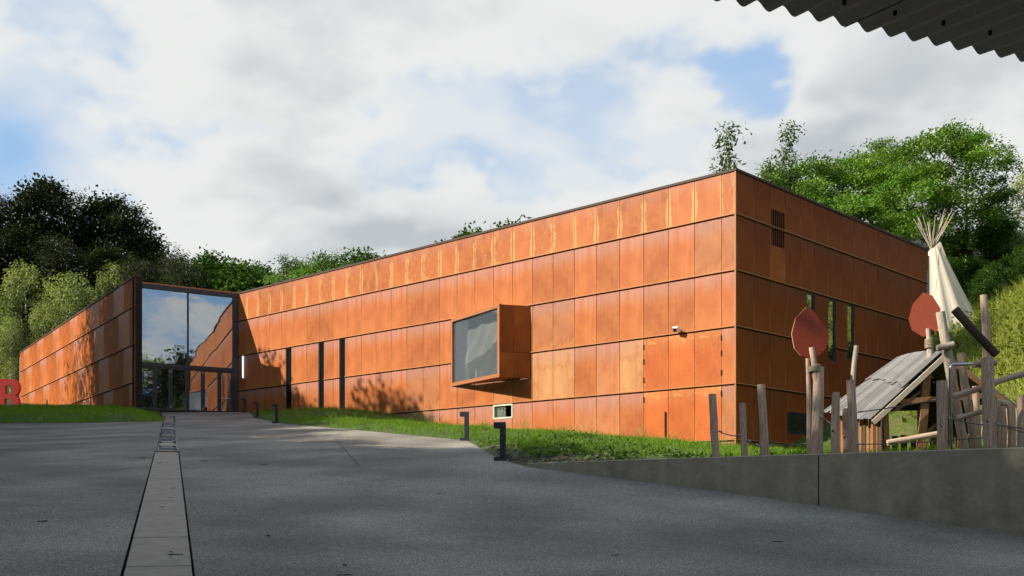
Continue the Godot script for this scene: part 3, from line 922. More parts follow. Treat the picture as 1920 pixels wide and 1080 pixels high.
func build_bay(t: Node3D) -> void:
	var p1 := Vector2(-2.7756, 47.4746)
	var p2 := Vector2(-0.5327, 43.68)
	var p3 := Vector2(0.784, 44.0615)
	var h0 := 5.05
	var h1 := 8.10
	var b := Node3D.new()
	b.name = "bay_window"
	b.position = w3((p1 + p3) / 2.0, h0) - t.position
	t.add_child(b, true)
	var wf := Wall.new(p1, p2)
	var l := (p2 - p1).length()
	var q := [["frame_bar", 0.0, l, h0, h0 + 0.15], ["frame_bar", 0.0, l, h1 - 0.15, h1], ["frame_bar", 0.0, 0.14, h0 + 0.15, h1 - 0.15], ["frame_bar", l - 0.17, l, h0 + 0.15, h1 - 0.15]]
	for e in q:
		part(b, e[0], cbox(Vector3(e[2] - e[1], e[4] - e[3], 0.14), 0.006), M.pink, wf.f((e[1] + e[2]) / 2.0, (e[3] + e[4]) / 2.0, -0.07))
	part(b, "pane", cbox(Vector3(l - 0.33, h1 - h0 - 0.32, 0.014)), M.bay_glass if M.has("bay_glass") else M.clear_glass, wf.f(l / 2.0 - 0.015, (h0 + h1) / 2.0, -0.10))
	for sheet in 2:  # added sheets: trees and sky mirrored in the pane, put into colour and outline
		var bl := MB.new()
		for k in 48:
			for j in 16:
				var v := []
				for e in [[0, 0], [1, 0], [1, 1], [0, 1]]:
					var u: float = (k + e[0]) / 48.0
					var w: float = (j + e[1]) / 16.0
					var tree_line := 0.30 + 0.36 * u + 0.05 * n2(u * 260.0, 3.0) + 0.03 * n2(u * 900.0, 9.0)
					var y := w * tree_line if sheet == 0 else lerpf(tree_line - 0.05, 1.0, w)
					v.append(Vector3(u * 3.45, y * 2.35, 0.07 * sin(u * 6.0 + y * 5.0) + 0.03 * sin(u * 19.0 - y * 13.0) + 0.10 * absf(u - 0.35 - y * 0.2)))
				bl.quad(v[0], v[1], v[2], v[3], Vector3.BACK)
		part(b, "reflection_sheet", bl.mesh(), M.reflection_sheet if sheet == 0 else M.pale_reflection_sheet, wf.f(0.52, h0 + 0.22, -0.55 if sheet == 0 else -0.60), "dark olive added sheet giving the trees mirrored in the pane" if sheet == 0 else "pale added sheet giving the sky mirrored in the pane")
	var wsd := Wall.new(p2, p3)
	var ls := (p3 - p2).length()
	for e in [[0.0, ls * 0.46], [ls * 0.46, ls]]:
		for g in [[h0, 6.1], [6.1, h1 - 0.02]]:
			part(b, "side_panel", cbox(Vector3(e[1] - e[0] - 0.012, g[1] - g[0] - 0.012, 0.03), 0.004), M[["wing", "wing2", "wing3"][rng.randi() % 3]], wsd.f((e[0] + e[1]) / 2.0, (g[0] + g[1]) / 2.0, -0.02))
	var tri := PackedVector2Array([p1, p2, p3])
	var ins := PackedVector2Array([p1.lerp(p3, 0.12).lerp(p2, 0.12), p2.lerp((p1 + p3) / 2.0, 0.10), p3.lerp(p1, 0.02).lerp(p2, 0.08)])
	for e in [["soffit", h0 + 0.02, h0 + 0.05], ["bay_roof", h1 - 0.05, h1 - 0.012]]:
		var o := MB.new()
		for hh in [e[1], e[2]]:
			o.tri(w3(ins[0], hh) - b.position - t.position, w3(ins[1], hh) - b.position - t.position, w3(ins[2], hh) - b.position - t.position, Vector3(0, -1 if hh == e[1] else 1, 0))
		part(b, e[0], o.mesh(), M.wing2, Transform3D(Basis(), b.position + t.position))
func build_wing() -> void:
	var t := thing("entrance_wing", "low rust steel wing running back from the left of the glass front", "building", w3(WT, 4.6))
	var lw := (WT - WE).length()
	var wl := Wall.new(WE, WT)
	var j := [0.0]
	for k in 30: j.append(lw - 34.4 + 1.147 * k)
	j[0] = 0.0
	j.append(lw)
	clad(t, wl, j, [11.60, 10.1, 8.11, 6.12, 4.0], [], func(k: int, q: int) -> Array: return [M[["wing", "std2", "wing2", "wing3", "std3"][(q * 3 + k * 2) % 5]]])
	var wr := Wall.new(WT, GL)
	clad(t, wr, [0.01, 1.1, (GL - WT).length() - 0.05], [11.60, 10.1, 8.11, 6.12, 4.0], [], func(k: int, q: int) -> Array: return [M[["wing", "wing2"][(q + k) % 2]]], 0.06)
	part(t, "coping", cbox(Vector3(lw + 0.02, 0.10, 0.40), 0.008), M.rust_dark, wl.f(lw / 2.0, 11.655, -0.16))
	part(t, "coping", cbox(Vector3((GL - WT).length(), 0.097, 0.14), 0.008), M.rust_dark, wr.f((GL - WT).length() / 2.0 + 0.2, 11.655, -0.04))
	part(t, "corner_trim", cbox(Vector3(0.05, 7.4, 0.05), 0.005), M.rust_dark, Transform3D(wl.f(0, 0, 0).basis, w3(WT, 7.9) + Vector3(0.02, 0, -0.03)))
	var poly := PackedVector2Array([WT, GL, HF, room[3], room[4], WE])
	slab(t, "roof", Geometry2D.offset_polygon(poly, -0.1)[0], 11.3, 11.5, M.core)
	slab(t, "floor_slab", Geometry2D.offset_polygon(poly, -0.04)[0], 4.55, 4.8, M.inner_dark)
	plain_wall(t, room[4], WE, 4.0, 11.3, 0.3, M.inner)
	plain_wall(t, room[3], room[4], 4.0, 11.3, 0.3, M.inner)
	plain_wall(t, Vector2(-24.5, 66.5), Vector2(-12.5, 69.0), 4.8, 11.3, 0.2, M.inner, "partition")
	tube_lamp(wr, 1.75, 6.9, 8.2, "white vertical tube lamp on the edge left of the glass front")
	var bench := thing("reception_desk", "dark reception desk standing inside behind the left glass door", "desk", w3(Vector2(-18.6, 62.0), 4.8))
	part(bench, "desk_top", cbox(Vector3(2.4, 0.05, 0.8), 0.01), M.inner, Transform3D(Basis(), bench.position + Vector3(0, 1.02, 0)))
	part(bench, "desk_front", cbox(Vector3(2.3, 1.0, 0.08), 0.01), M.inner_dark, Transform3D(Basis(), bench.position + Vector3(0, 0.5, 0.3)))
func build_entrance() -> void:
	var t := thing("glass_entrance", "tall glazed entrance front with dark frames above a row of glass doors", "entrance", w3((GL + HF) / 2.0, 4.8))
	var wl := Wall.new(GL, HF)
	var a: Material = M.anthracite
	part(t, "fascia", cbox(Vector3(5.6, 0.075, 0.30), 0.006), M.rail, wl.f(2.79, 11.655, -0.02))
	part(t, "top_beam", cbox(Vector3(5.58, 0.225, 0.22), 0.006), a, wl.f(2.79, 11.50, 0.0))
	part(t, "jamb", cbox(Vector3(0.09, 6.58, 0.16), 0.005), a, wl.f(0.045, 8.09, 0.0))
	part(t, "jamb", cbox(Vector3(0.27, 6.58, 0.2), 0.005), a, wl.f(5.435, 8.09, 0.0))
	part(t, "mullion", cbox(Vector3(0.075, 4.0, 0.15), 0.004), a, wl.f(2.76, 9.38, 0.0))
	part(t, "transom", cbox(Vector3(5.205, 0.19, 0.18), 0.005), a, wl.f(2.6925, 7.27, 0.0))
	for e in [[0.09, 2.7225], [2.7975, 5.295]]:
		part(t, "upper_pane", wavy(e[1] - e[0], 4.0), M.mirror_glass, wl.f((e[0] + e[1]) / 2.0, 9.38, 0.0))
	var xs := [0.09, 0.96, 1.80, 2.725, 3.60, 4.53, 5.295]
	for k in 6:
		var x0: float = xs[k] + 0.004
		var x1: float = xs[k + 1] - 0.004
		var w := x1 - x0
		var m := MB.new()
		var fr := 0.105
		for sg in [-1, 1]:
			boxinto(m, Vector3(fr, 2.37, 0.09), 0.004, Transform3D(Basis(), Vector3(sg * (w - fr) / 2.0, 0, 0)))
		boxinto(m, Vector3(w - 2 * fr, 0.10, 0.087), 0.004, Transform3D(Basis(), Vector3(0, 1.135, 0)))
		boxinto(m, Vector3(w - 2 * fr, 0.10, 0.087), 0.004, Transform3D(Basis(), Vector3(0, -1.135, 0)))
		var dx := wl.f((x0 + x1) / 2.0, 5.995, 0.0)
		var o := part(t, "door", m.mesh(), a, dx)
		var p := MeshInstance3D.new()
		p.name = "pane"; p.mesh = cbox(Vector3(w - 2 * fr, 2.17, 0.014)); p.material_override = M.door_glass
		o.add_child(p, true)
		for sg in [-1, 1]:
			var hg := MeshInstance3D.new()
			hg.name = "hinge"; hg.mesh = cbox(Vector3(0.022, 0.16, 0.03), 0.003); hg.material_override = M.steel
			hg.position = Vector3((w / 2.0 - 0.03) * (1 if k % 2 else -1), sg * 0.98, 0.055)
			o.add_child(hg, true)
		if k == 0 or k == 5:
			var hm := tube([Vector3(0, -0.95, 0), Vector3(0, 0.95, 0)], [0.018, 0.018], 8)
			for sg in [-0.7, 0.7]: boxinto(hm, Vector3(0.02, 0.02, 0.07), 0.0, Transform3D(Basis(), Vector3(0, sg, -0.035)))
			var h := MeshInstance3D.new()
			h.name = "handle"; h.mesh = hm.mesh(); h.material_override = M.steel
			h.position = Vector3(-w * 0.38 if k == 0 else -w * 0.12, 0, 0.11)
			o.add_child(h, true)
		if k == 5:
			var bar := MeshInstance3D.new()
			bar.name = "push_bar"; bar.mesh = cbox(Vector3(w - 2 * fr, 0.05, 0.03), 0.006); bar.material_override = M.steel
			bar.position = Vector3(0, -0.35, 0.03)
			o.add_child(bar, true)
		if k == 0:
			for q in 2:
				var st := MeshInstance3D.new()
				st.name = "sticker"; st.mesh = cbox(Vector3(0.10, 0.12, 0.002)); st.material_override = M.sticker if M.has("sticker") else M.cream_frame
				st.position = Vector3(0.14 + q * 0.12, 0.3, 0.009)
				o.add_child(st, true)
func wavy(w: float, h: float) -> Mesh:
	# float glass is never quite flat: a pane that bows by a few millimetres
	var m := MB.new()
	var nx := 14
	var ny := 20
	for side in [0.006, -0.006]:
		var base := m.v.size()
		for j in ny + 1:
			for k in nx + 1:
				var x: float = (float(k) / nx - 0.5) * w
				var y: float = (float(j) / ny - 0.5) * h
				var e := 0.02
				var z0 := n2(x * 30.0, y * 45.0) * 0.004
				var nn := Vector3(-(n2((x + e) * 30.0, y * 45.0) * 0.004 - z0) / e, -(n2(x * 30.0, (y + e) * 45.0) * 0.004 - z0) / e, 1).normalized()
				m.pt(Vector3(x, y, z0 + side), nn * signf(side), Vector2(x, y))
		for j in ny:
			for k in nx:
				var a := base + j * (nx + 1) + k
				var b := a + nx + 1
				m.i.append_array([a, b, a + 1, a + 1, b, b + 1] if side > 0 else [a, a + 1, b, a + 1, b + 1, b])
	return m.mesh()

func build_wall_and_bollards() -> void:
	var top := 0.648
	var t := thing("retaining_wall", "low grey concrete retaining wall rising out of the paving", "wall", w3(RS, 0.5))
	var wl := Wall.new(RS, RS + RD * 15.0)
	for e in [[0.0, 5.79], [5.81, 11.0], [11.02, 16.0]]:
		part(t, "wall_segment", cbox(Vector3(e[1] - e[0], top + 2.0, 0.22), 0.012), M.concrete, wl.f((e[0] + e[1]) / 2.0, (top - 2.0) / 2.0, -0.11))
	for e in [[5.80, 0.02], [11.01, 0.02]]:
		part(t, "joint_strip", cbox(Vector3(e[1] - 0.002, top + 1.96, 0.18)), M.joint, wl.f(e[0], (top - 2.04) / 2.0, -0.11))
	var spots := [[943.0, 20.8, "nearest of the dark bracket shaped bollards, by the end of the concrete wall"], [875.0, 27.7, "second nearest dark bracket shaped bollard, below the bay window"], [519.0, 42.1, "nearest of the three far dark bollards at the lawn edge"], [483.0, 50.5, "middle one of the three far dark bollards at the lawn edge"], [459.0, 56.6, "farthest dark bollard, close to the glass doors"]]
	for s in spots:
		var d: float = s[1]
		var p := Vector2((s[0] - 960.0) / FOC * d, d)
		var g := paved(p.x, p.y)
		var b := thing("bollard", s[2], "bollard", w3(p, g), "dark bollards along the lawn edge")
		var bx := Basis(Vector3.UP, -0.12)
		part(b, "post", cbox(Vector3(0.115, 0.565, 0.10), 0.008), M.bollard, Transform3D(bx, b.position + Vector3(0, 0.355, 0)))
		part(b, "foot", cbox(Vector3(0.235, 0.075, 0.103), 0.008), M.bollard, Transform3D(bx, b.position + bx * Vector3(-0.06, 0.035, 0)))
		part(b, "head", cbox(Vector3(0.235, 0.125, 0.103), 0.008), M.bollard, Transform3D(bx, b.position + bx * Vector3(-0.06, 0.70, 0)))
		part(b, "lamp_slot", cbox(Vector3(0.09, 0.006, 0.07)), M.white, Transform3D(bx, b.position + bx * Vector3(-0.122, 0.633, 0)))

# ---------------------------------------------------------------- playground
func wall_d(px: float) -> float: return 0.648 * FOC / (66.0 + 0.0322 * (px - 988.0))
func log_thing(called: String, label: String, cat: String, pts: Array, d: float, w0: float, w1: float, mt: String, group := "", grounded := true) -> Node3D:
	# pts: picture places of the log's axis from top to bottom, at the depth d
	var v := []
	for p in pts: v.append(at(p[0], p[1], p[2] if p.size() > 2 else d))
	if grounded:
		var e: Vector3 = v[-1]
		var q: Vector3 = v[-2]
		var g := land(e.x, -e.z) + EYE - 0.25
		if e.y > g: v[-1] = e + (e - q) * ((e.y - g) / maxf(q.y - e.y, 0.05))
	var o := thing(called, label, cat, v[-1], group)
	var s := 1.1 * d / FOC
	var m := MB.new()
	if v.size() == 2:
		m = logmesh(v[1] - o.position, v[0] - o.position, w1 * s / 2.0, w0 * s / 2.0)
	else:
		var c := Curve3D.new()
		for k in range(v.size() - 1, -1, -1):
			var tan_: Vector3 = (v[maxi(k - 1, 0)] - v[mini(k + 1, v.size() - 1)]) * 0.16
			c.add_point(v[k] - o.position, -tan_, tan_)
		var pp := []
		var rr := []
		for k in 13:
			var u := k / 12.0
			pp.append(c.sample_baked(u * c.get_baked_length()))
			rr.append(lerpf(w1, w0, u) * s / 2.0 * (1.0 + 0.13 * n2(u * 140.0 + v[0].x * 90.0, 5.0)))
		m = tube(pp, rr, 10)
	part(o, "log", m.mesh(), M[mt], Transform3D(Basis(), o.position))
	return o
func bolt(o: Node3D, px: float, py: float, d: float) -> void:
	var p := at(px, py, d)
	part(o, "bolt_hole", tube([Vector3(0, 0, -0.03), Vector3(0, 0, 0.0)], [0.014, 0.014], 8).mesh(), M.core, Transform3D(Basis(), p))
func cable(label: String, a: Vector3, b: Vector3, sag: float) -> void:
	var pts := []
	var rads := []
	for k in 11:
		var t := k / 10.0
		pts.append(a.lerp(b, t) - a - Vector3(0, sag * 4.0 * t * (1.0 - t), 0)); rads.append(0.0085)
	var o := thing("cable", label, "cable", a, "cables strung between the playground posts")
	part(o, "strand", tube(pts, rads, 6).mesh(), M.cable, Transform3D(Basis(), a))
	var dir := (b - a).normalized()
	for e in [[a + dir * 0.02, a + dir * 0.085], [b - dir * 0.085, b - dir * 0.02]]:
		part(o, "end_fitting", tube([e[0] - a, e[1] - a], [0.0115, 0.0115], 8).mesh(), M.fitting, Transform3D(Basis(), a))
func rope_wrap(o: Node3D, c: Vector3, r: float, turns: int, tilt: float) -> void:
	for k in turns:
		var pts := []
		var rads := []
		for j in 15:
			var a := TAU * j / 14.0
			pts.append(Vector3(cos(a) * r, sin(a) * tilt * r + (k - turns / 2.0) * 0.027, sin(a) * r)); rads.append(0.013)
		part(o, "rope_turn", tube(pts, rads, 6, false).mesh(), M.rope, Transform3D(Basis(Vector3.UP, 0.4 * k), c))
func disc(label: String, outline: Array, d: float, turn: float) -> Node3D:
	var c := Vector2.ZERO
	for p in outline: c += Vector2(p[0], p[1]) / outline.size()
	var o := thing("leaf_disc", label, "play sign", at(c.x, c.y, d), "red discs on the playground posts")
	var s := d / FOC
	var m := MB.new()
	var rim := MB.new()
	var poly := PackedVector2Array()
	for p in outline: poly.append(Vector2((p[0] - c.x) * s / cos(turn), (c.y - p[1]) * s))
	var t := Geometry2D.triangulate_polygon(poly)
	for k in range(0, t.size(), 3):
		for z in [0.02, -0.02]:
			m.tri(Vector3(poly[t[k]].x, poly[t[k]].y, z), Vector3(poly[t[k + 1]].x, poly[t[k + 1]].y, z), Vector3(poly[t[k + 2]].x, poly[t[k + 2]].y, z), Vector3(0, 0, signf(z)))
	for k in poly.size():
		var a := poly[k]
		var b := poly[(k + 1) % poly.size()]
		rim.quad(Vector3(a.x, a.y, -0.02), Vector3(b.x, b.y, -0.02), Vector3(b.x, b.y, 0.02), Vector3(a.x, a.y, 0.02), Vector3(a.x + b.x, a.y + b.y, 0))
	part(o, "board", m.mesh(), M.red_disc, Transform3D(Basis(Vector3.UP, turn), o.position))
	part(o, "board_edge", rim.mesh(), M.disc_edge, Transform3D(Basis(Vector3.UP, turn), o.position))
	return o
func build_playground() -> void:
	var fp := "wooden posts along the top of the concrete wall"
	var list := [
		["leftmost grey timber post behind the wall, before the orange front", 1336, 739, 1341, 13, 15], ["short grey timber post in front of the hall corner", 1392, 756, 1395, 11, 12.5],
		["tall grey timber post just right of the hall corner", 1427, 721, 1433, 14, 16], ["grey timber post right of the post that carries a red disc", 1567, 736, 1564, 14, 17],
		["shortest timber post, between two taller ones by the hut eave", 1586, 766, 1586, 12, 13], ["timber post before the left eave of the hut", 1595, 713, 1602, 15, 17], ["straight timber post before the opening of the hut", 1766, 714, 1767, 18, 19]]
	for q in list:
		var d: float = wall_d(q[1]) + 0.42 + (0.3 if q[1] == 1586 else 0.0)
		var o := log_thing("timber_post", q[0], "post", [[q[1], q[2]], [q[3], 862]], d, q[4], q[5], "post_wood", fp)
		if q[1] != 1427: bolt(o, q[3] - 2, lerpf(q[2], 856, 0.6), d - q[5] * d / FOC * 0.5 + 0.004)
	var d3 := wall_d(1527) + 0.42
	var tp := log_thing("timber_post", "thick forked timber post carrying the left red disc", "post", [[1535, 688], [1533, 760], [1529, 862]], d3, 20, 25, "post_wood", fp)
	var side := logmesh(at(1519, 862, d3) - Vector3(0, 0.15, 0) - tp.position, at(1514, 672, d3) - tp.position, 0.045, 0.03)
	part(tp, "side_stem", side.mesh(), M.post_wood, Transform3D(Basis(), tp.position))
	var peg := logmesh(at(1531, 716, d3 - 0.02) - tp.position, at(1522, 651, d3 - 0.04) - tp.position, 0.05, 0.042)
	part(tp, "peg", peg.mesh(), M.post_wood, Transform3D(Basis(), tp.position))
	rope_wrap(tp, at(1527, 691, d3), 0.085, 4, 0.25)
	disc("red disc with a notched edge on the left forked post", [[1511, 576], [1491, 598], [1484, 626], [1489, 653], [1501, 667], [1516, 671], [1532, 668], [1547, 655], [1553, 634], [1552, 619], [1541, 608], [1532, 593], [1522, 581]], d3 + 0.09, 0.0)
	log_thing("timber_post", "pale sunlit pole standing behind the posts at the hut eave", "post", [[1606, 648], [1599, 722], [1600, 860]], wall_d(1600) + 0.95, 9, 11, "pale_wood", fp)
	# the tangle of leaning posts right of the hut opening
	var dm := wall_d(1850) + 0.45
	log_thing("leaning_post", "pale leaning log with a sunlit top before the hut gable", "log", [[1763, 585], [1775, 655], [1790, 745], [1811, 852]], 15.3, 15, 17, "pale_wood", "leaning logs of the climbing frame")
	log_thing("leaning_post", "left one of the two brown logs leaning side by side", "log", [[1786, 680], [1795, 760], [1811, 852]], 15.0, 9, 11, "post_wood", "leaning logs of the climbing frame")
	log_thing("leaning_post", "right one of the two brown logs leaning side by side", "log", [[1801, 662], [1813, 750], [1831, 852]], 14.7, 12, 14, "post_wood", "leaning logs of the climbing frame")
	var mp := log_thing("timber_post", "thickest upright post right of the hut, under the slanting dark log", "post", [[1851, 671], [1855, 852]], dm, 21, 23, "post_wood", fp)
	bolt(mp, 1852, 790, dm - 0.078); bolt(mp, 1863, 820, dm - 0.066)
	log_thing("timber_post", "slim tall pole rising behind the slanting dark log", "post", [[1844, 553], [1850, 660], [1852, 850]], dm + 0.35, 12, 14, "post_wood", fp)
	log_thing("slanting_log", "dark log slanting down across the tall slim pole", "log", [[1790, 580], [1830, 625], [1868, 665]], dm - 0.02, 14, 16, "dark_wood", "", false)
	log_thing("cross_log", "long curved log running up to the right edge", "log", [[1786, 744], [1841, 727], [1880, 712], [1935, 697]], dm + 0.22, 10, 12, "post_wood", "", false)
	log_thing("cross_log", "short low log between the leaning logs and the thick post", "log", [[1794, 784], [1822, 777], [1850, 769]], dm + 0.2, 9, 10, "post_wood", "", false)
	log_thing("cross_log", "short log with a round cut end at the head of the pale leaning log", "log", [[1757, 652], [1772, 650], [1788, 646]], 15.2, 9, 13, "pale_wood", "", false)
	log_thing("cross_log", "brown beam stub through the top of the thick post", "log", [[1826, 684], [1850, 681], [1868, 680]], dm + 0.15, 11, 12, "post_wood", "", false)
	for q in [[1829, 724, 1834, 11, 15.6, "narrow plank between the leaning logs and the thick post"], [1871, 752, 1872, 9, 15.5, "low plank just right of the thick post"], [1878, 762, 1881, 13, 15.2, "left one of two level pickets right of the thick post"], [1896, 760, 1897, 13, 15.2, "right one of two level pickets right of the thick post"], [1914, 743, 1915, 14, 14.8, "taller picket at the right edge of the playground"]]:
		log_thing("picket", q[5], "picket", [[q[0], q[1]], [q[2], 860]], q[4], q[3], q[3], "post_wood", "pickets at the right end of the playground")
	log_thing("cross_log", "pale log end lying on the pickets right of the thick post", "log", [[1868, 752], [1880, 756], [1892, 759]], 15.5, 10, 11, "pale_wood", "", false)
	var hp := [at(1784, 850, 14.5), at(1782, 760, 14.5), at(1782, 692, 14.5), at(1783, 686, 14.5), at(1788, 684, 14.5), at(1834, 682, 14.5)]
	var hd := thing("grab_rail", "bent shiny steel grab rail beside the leaning logs", "handrail", hp[0])
	var lp := []
	var lr := []
	for p in hp:
		lp.append(p - hd.position); lr.append(0.021)
	part(hd, "rail", tube(lp, lr, 10).mesh(), M.steel, Transform3D(Basis(), hd.position))
	var f := func(px: float) -> float: return wall_d(px) + 0.40
	for q in [[1346, 808, 1391, 817, 0.03, "slack cable between the two leftmost posts"], [1400, 824, 1426, 838, 0.02, "short cable left of the tall post by the hall corner"], [1440, 834, 1517, 832, 0.01, "level cable left of the disc post"], [1536, 777, 1559, 796, 0.0, "short taut cable right of the disc post"], [1608, 773, 1758, 749, 0.01, "long cable rising before the hut roof"], [1608, 833, 1843, 820, 0.02, "long low cable across the hut opening"], [1776, 783, 1845, 797, 0.01, "cable from the straight post down to the thick post"], [1866, 793, 1932, 815, 0.0, "lower cable right of the thick post"], [1866, 796, 1932, 805, 0.0, "upper cable right of the thick post"]]:
		cable(q[5], at(q[0], q[1], f.call(q[0])), at(q[2], q[3], f.call(q[2])), q[4])
	build_net()
	build_hut()
func build_net() -> void:
	var o := thing("climbing_net", "loose rope climbing net hung between the pickets and leaning logs", "net", at(1850, 838, 16.4))
	for q in [[1842, 735, 1838, 838], [1816, 720, 1822, 838], [1870, 765, 1869, 838], [1887, 765, 1888, 838], [1905, 765, 1906, 838], [1812, 740, 1850, 770], [1812, 790, 1925, 800], [1815, 815, 1925, 822]]:
		var a := at(q[0], q[1], 16.2) - o.position
		var b := at(q[2], q[3], 16.2) - o.position
		part(o, "rope", tube([a, a.lerp(b, 0.5) + Vector3(0.03, -0.03, 0), b], [0.011, 0.011, 0.011], 6).mesh(), M.rope, Transform3D(Basis(), o.position))
func plank(root: Node3D, called: String, a: Vector3, b: Vector3, w: float, th: float, nrm: Vector3, mt: Material) -> void:
	var y := (b - a).normalized()
	var z := (nrm - y * nrm.dot(y)).normalized()
	part(root, called, cbox(Vector3(snappedf(w, 0.005), snappedf((b - a).length(), 0.02), th), 0.004), mt, Transform3D(Basis(y.cross(z), y, z), (a + b) / 2.0))
func build_hut() -> void:
	var df := 18.2
	var db := 20.8
	var e2 := at(1631, 787, df)
	var r2 := at(1768, 662, df)
	var e1 := at(1543, 771, db)
	var r1 := at(1686, 672, db)
	var q2 := at(1908, 762, df)
	var q1 := q2 + (r1 - r2) + Vector3(0.3, 0, 0)
	var g := land(7.4, df) + EYE
	var t := thing("play_hut", "crooked wooden play hut with a grey board roof and open gable", "hut", Vector3(r2.x, g, -df))
	var nl := (r2 - e2).cross(e1 - e2).normalized()
	if nl.y < 0.0: nl = -nl
	var nr := (r2 - q2).cross(q1 - q2).normalized()
	if nr.y < 0.0: nr = -nr
	var n := 17
	for k in n:
		var u := (k + 0.5) / n
		var ridge := r2.lerp(r1, u)
		var eave := e2.lerp(e1, u)
		ridge.y += 0.05 * sin(u * PI)
		var w := e2.distance_to(e1) / n * 0.90
		var sp := 0.47 + rng.randf_range(-0.03, 0.03) + 0.09 * (0.5 - u)
		plank(t, "roof_board", ridge + nl * 0.035, ridge.lerp(eave, sp) + nl * (0.03 + rng.randf() * 0.008), w, 0.016, nl, M.grey_board if rng.randf() < 0.6 else M.worn_board)
		plank(t, "roof_board", ridge.lerp(eave, sp - 0.06) + nl * rng.randf() * 0.006, ridge.lerp(eave, 1.0 + rng.randf_range(-0.015, 0.03)) + nl * rng.randf() * 0.006, w, 0.016, nl, M.grey_board if rng.randf() < 0.6 else M.worn_board)
	for k in 13:
		var u := (k + 0.5) / 13.0
		plank(t, "roof_board", r2.lerp(r1, u) + nr * 0.01, q2.lerp(q1, u) + nr * 0.01, r2.distance_to(r1) / 13.0 * 1.02, 0.02, nr, M.grey_board)
	# gable timbers
	var fwd := Vector3(0, 0, 0.05)
	plank(t, "barge_board", e2 + fwd - nl * 0.07, r2 + fwd - nl * 0.06, 0.09, 0.04, Vector3.BACK, M.pale_wood)
	plank(t, "barge_board", q2 + fwd - nr * 0.07, r2 + fwd - nr * 0.06, 0.08, 0.04, Vector3.BACK, M.warm_wood)
	var dz := Vector3(0, 0, -0.12)
	for q in [[1737, 700, 1724, 860, 18.35, 0.14], [1659, 775, 1664, 860, 18.35, 0.10], [1640, 795, 1640, 860, 18.5, 0.10], [1880, 750, 1884, 860, 18.4, 0.11], [1795, 690, 1800, 860, 19.2, 0.11]]:
		plank(t, "hut_post", at(q[0], q[1], q[4]), Vector3(at(q[2], q[3], q[4]).x, g - 0.2, -q[4]), q[5], 0.09, Vector3.BACK, M.warm_wood)
	plank(t, "tie_beam", at(1686, 753, 18.3), at(1850, 742, 18.3), 0.09, 0.07, Vector3.BACK, M.warm_wood)
	part(t, "front_rail", logmesh(at(1664, 830, 18.1) - t.position, at(1757, 814, 18.1) - t.position, 0.05, 0.055).mesh(), M.post_wood, Transform3D(Basis(), t.position))
	# back gable boarded above the opening, pickets below, boarded left side
	for k in 15:
		var u := (k + 0.5) / 15.0
		var x := lerpf(e1.x + 0.15, q1.x - 0.15, u)
		var topy := (lerpf(e1.y, r1.y, clampf((x - e1.x) / (r1.x - e1.x), 0.0, 1.0)) if x < r1.x else lerpf(r1.y, q1.y, (x - r1.x) / (q1.x - r1.x))) - 0.05
		var lowy := g + 1.02
		if u > 0.62: lowy = g + 0.5
		if topy - lowy > 0.1: plank(t, "gable_board", Vector3(x, lowy, -db + 0.12), Vector3(x, topy, -db + 0.12), (q1.x - e1.x) / 15.0, 0.025, Vector3.BACK, M.dark_wood)
		plank(t, "back_picket", Vector3(x, g - 0.1, -db + 0.16), Vector3(x + rng.randf_range(-0.02, 0.02), g + 0.55 + rng.randf_range(-0.04, 0.05), -db + 0.16), 0.125, 0.025, Vector3.BACK, M.dark_wood if u < 0.5 else M.warm_wood)
	for k in 13:
		var u := (k + 0.5) / 13.0
		var p := e2.lerp(e1, u) + Vector3(0.22, 0, 0)
		plank(t, "side_board", Vector3(p.x, g - 0.1, p.z), Vector3(p.x, p.y + 0.12, p.z), 0.15, 0.025, Vector3.LEFT, M.warm_wood if k % 4 else M.dark_wood)
	plank(t, "ridge_beam", r2 + Vector3(0, -0.1, 0.02), r1 + Vector3(0, -0.1, 0), 0.08, 0.08, Vector3.UP, M.dark_wood)
	# disc on the ridge
	var dp := 18.5
	var pk := log_thing("disc_pole", "short pale pole wound with rope standing on the hut ridge", "pole", [[1740, 616], [1743, 650], [1745, 676]], dp, 8, 11, "pale_wood", "", false)
	rope_wrap(pk, at(1742, 643, dp), 0.065, 6, 0.0)
	disc("red disc with a pale left edge above the hut ridge", [[1732, 548], [1716, 568], [1709, 596], [1714, 617], [1731, 631], [1748, 629], [1757, 614], [1758, 580], [1746, 556]], dp + 0.08, -0.5)
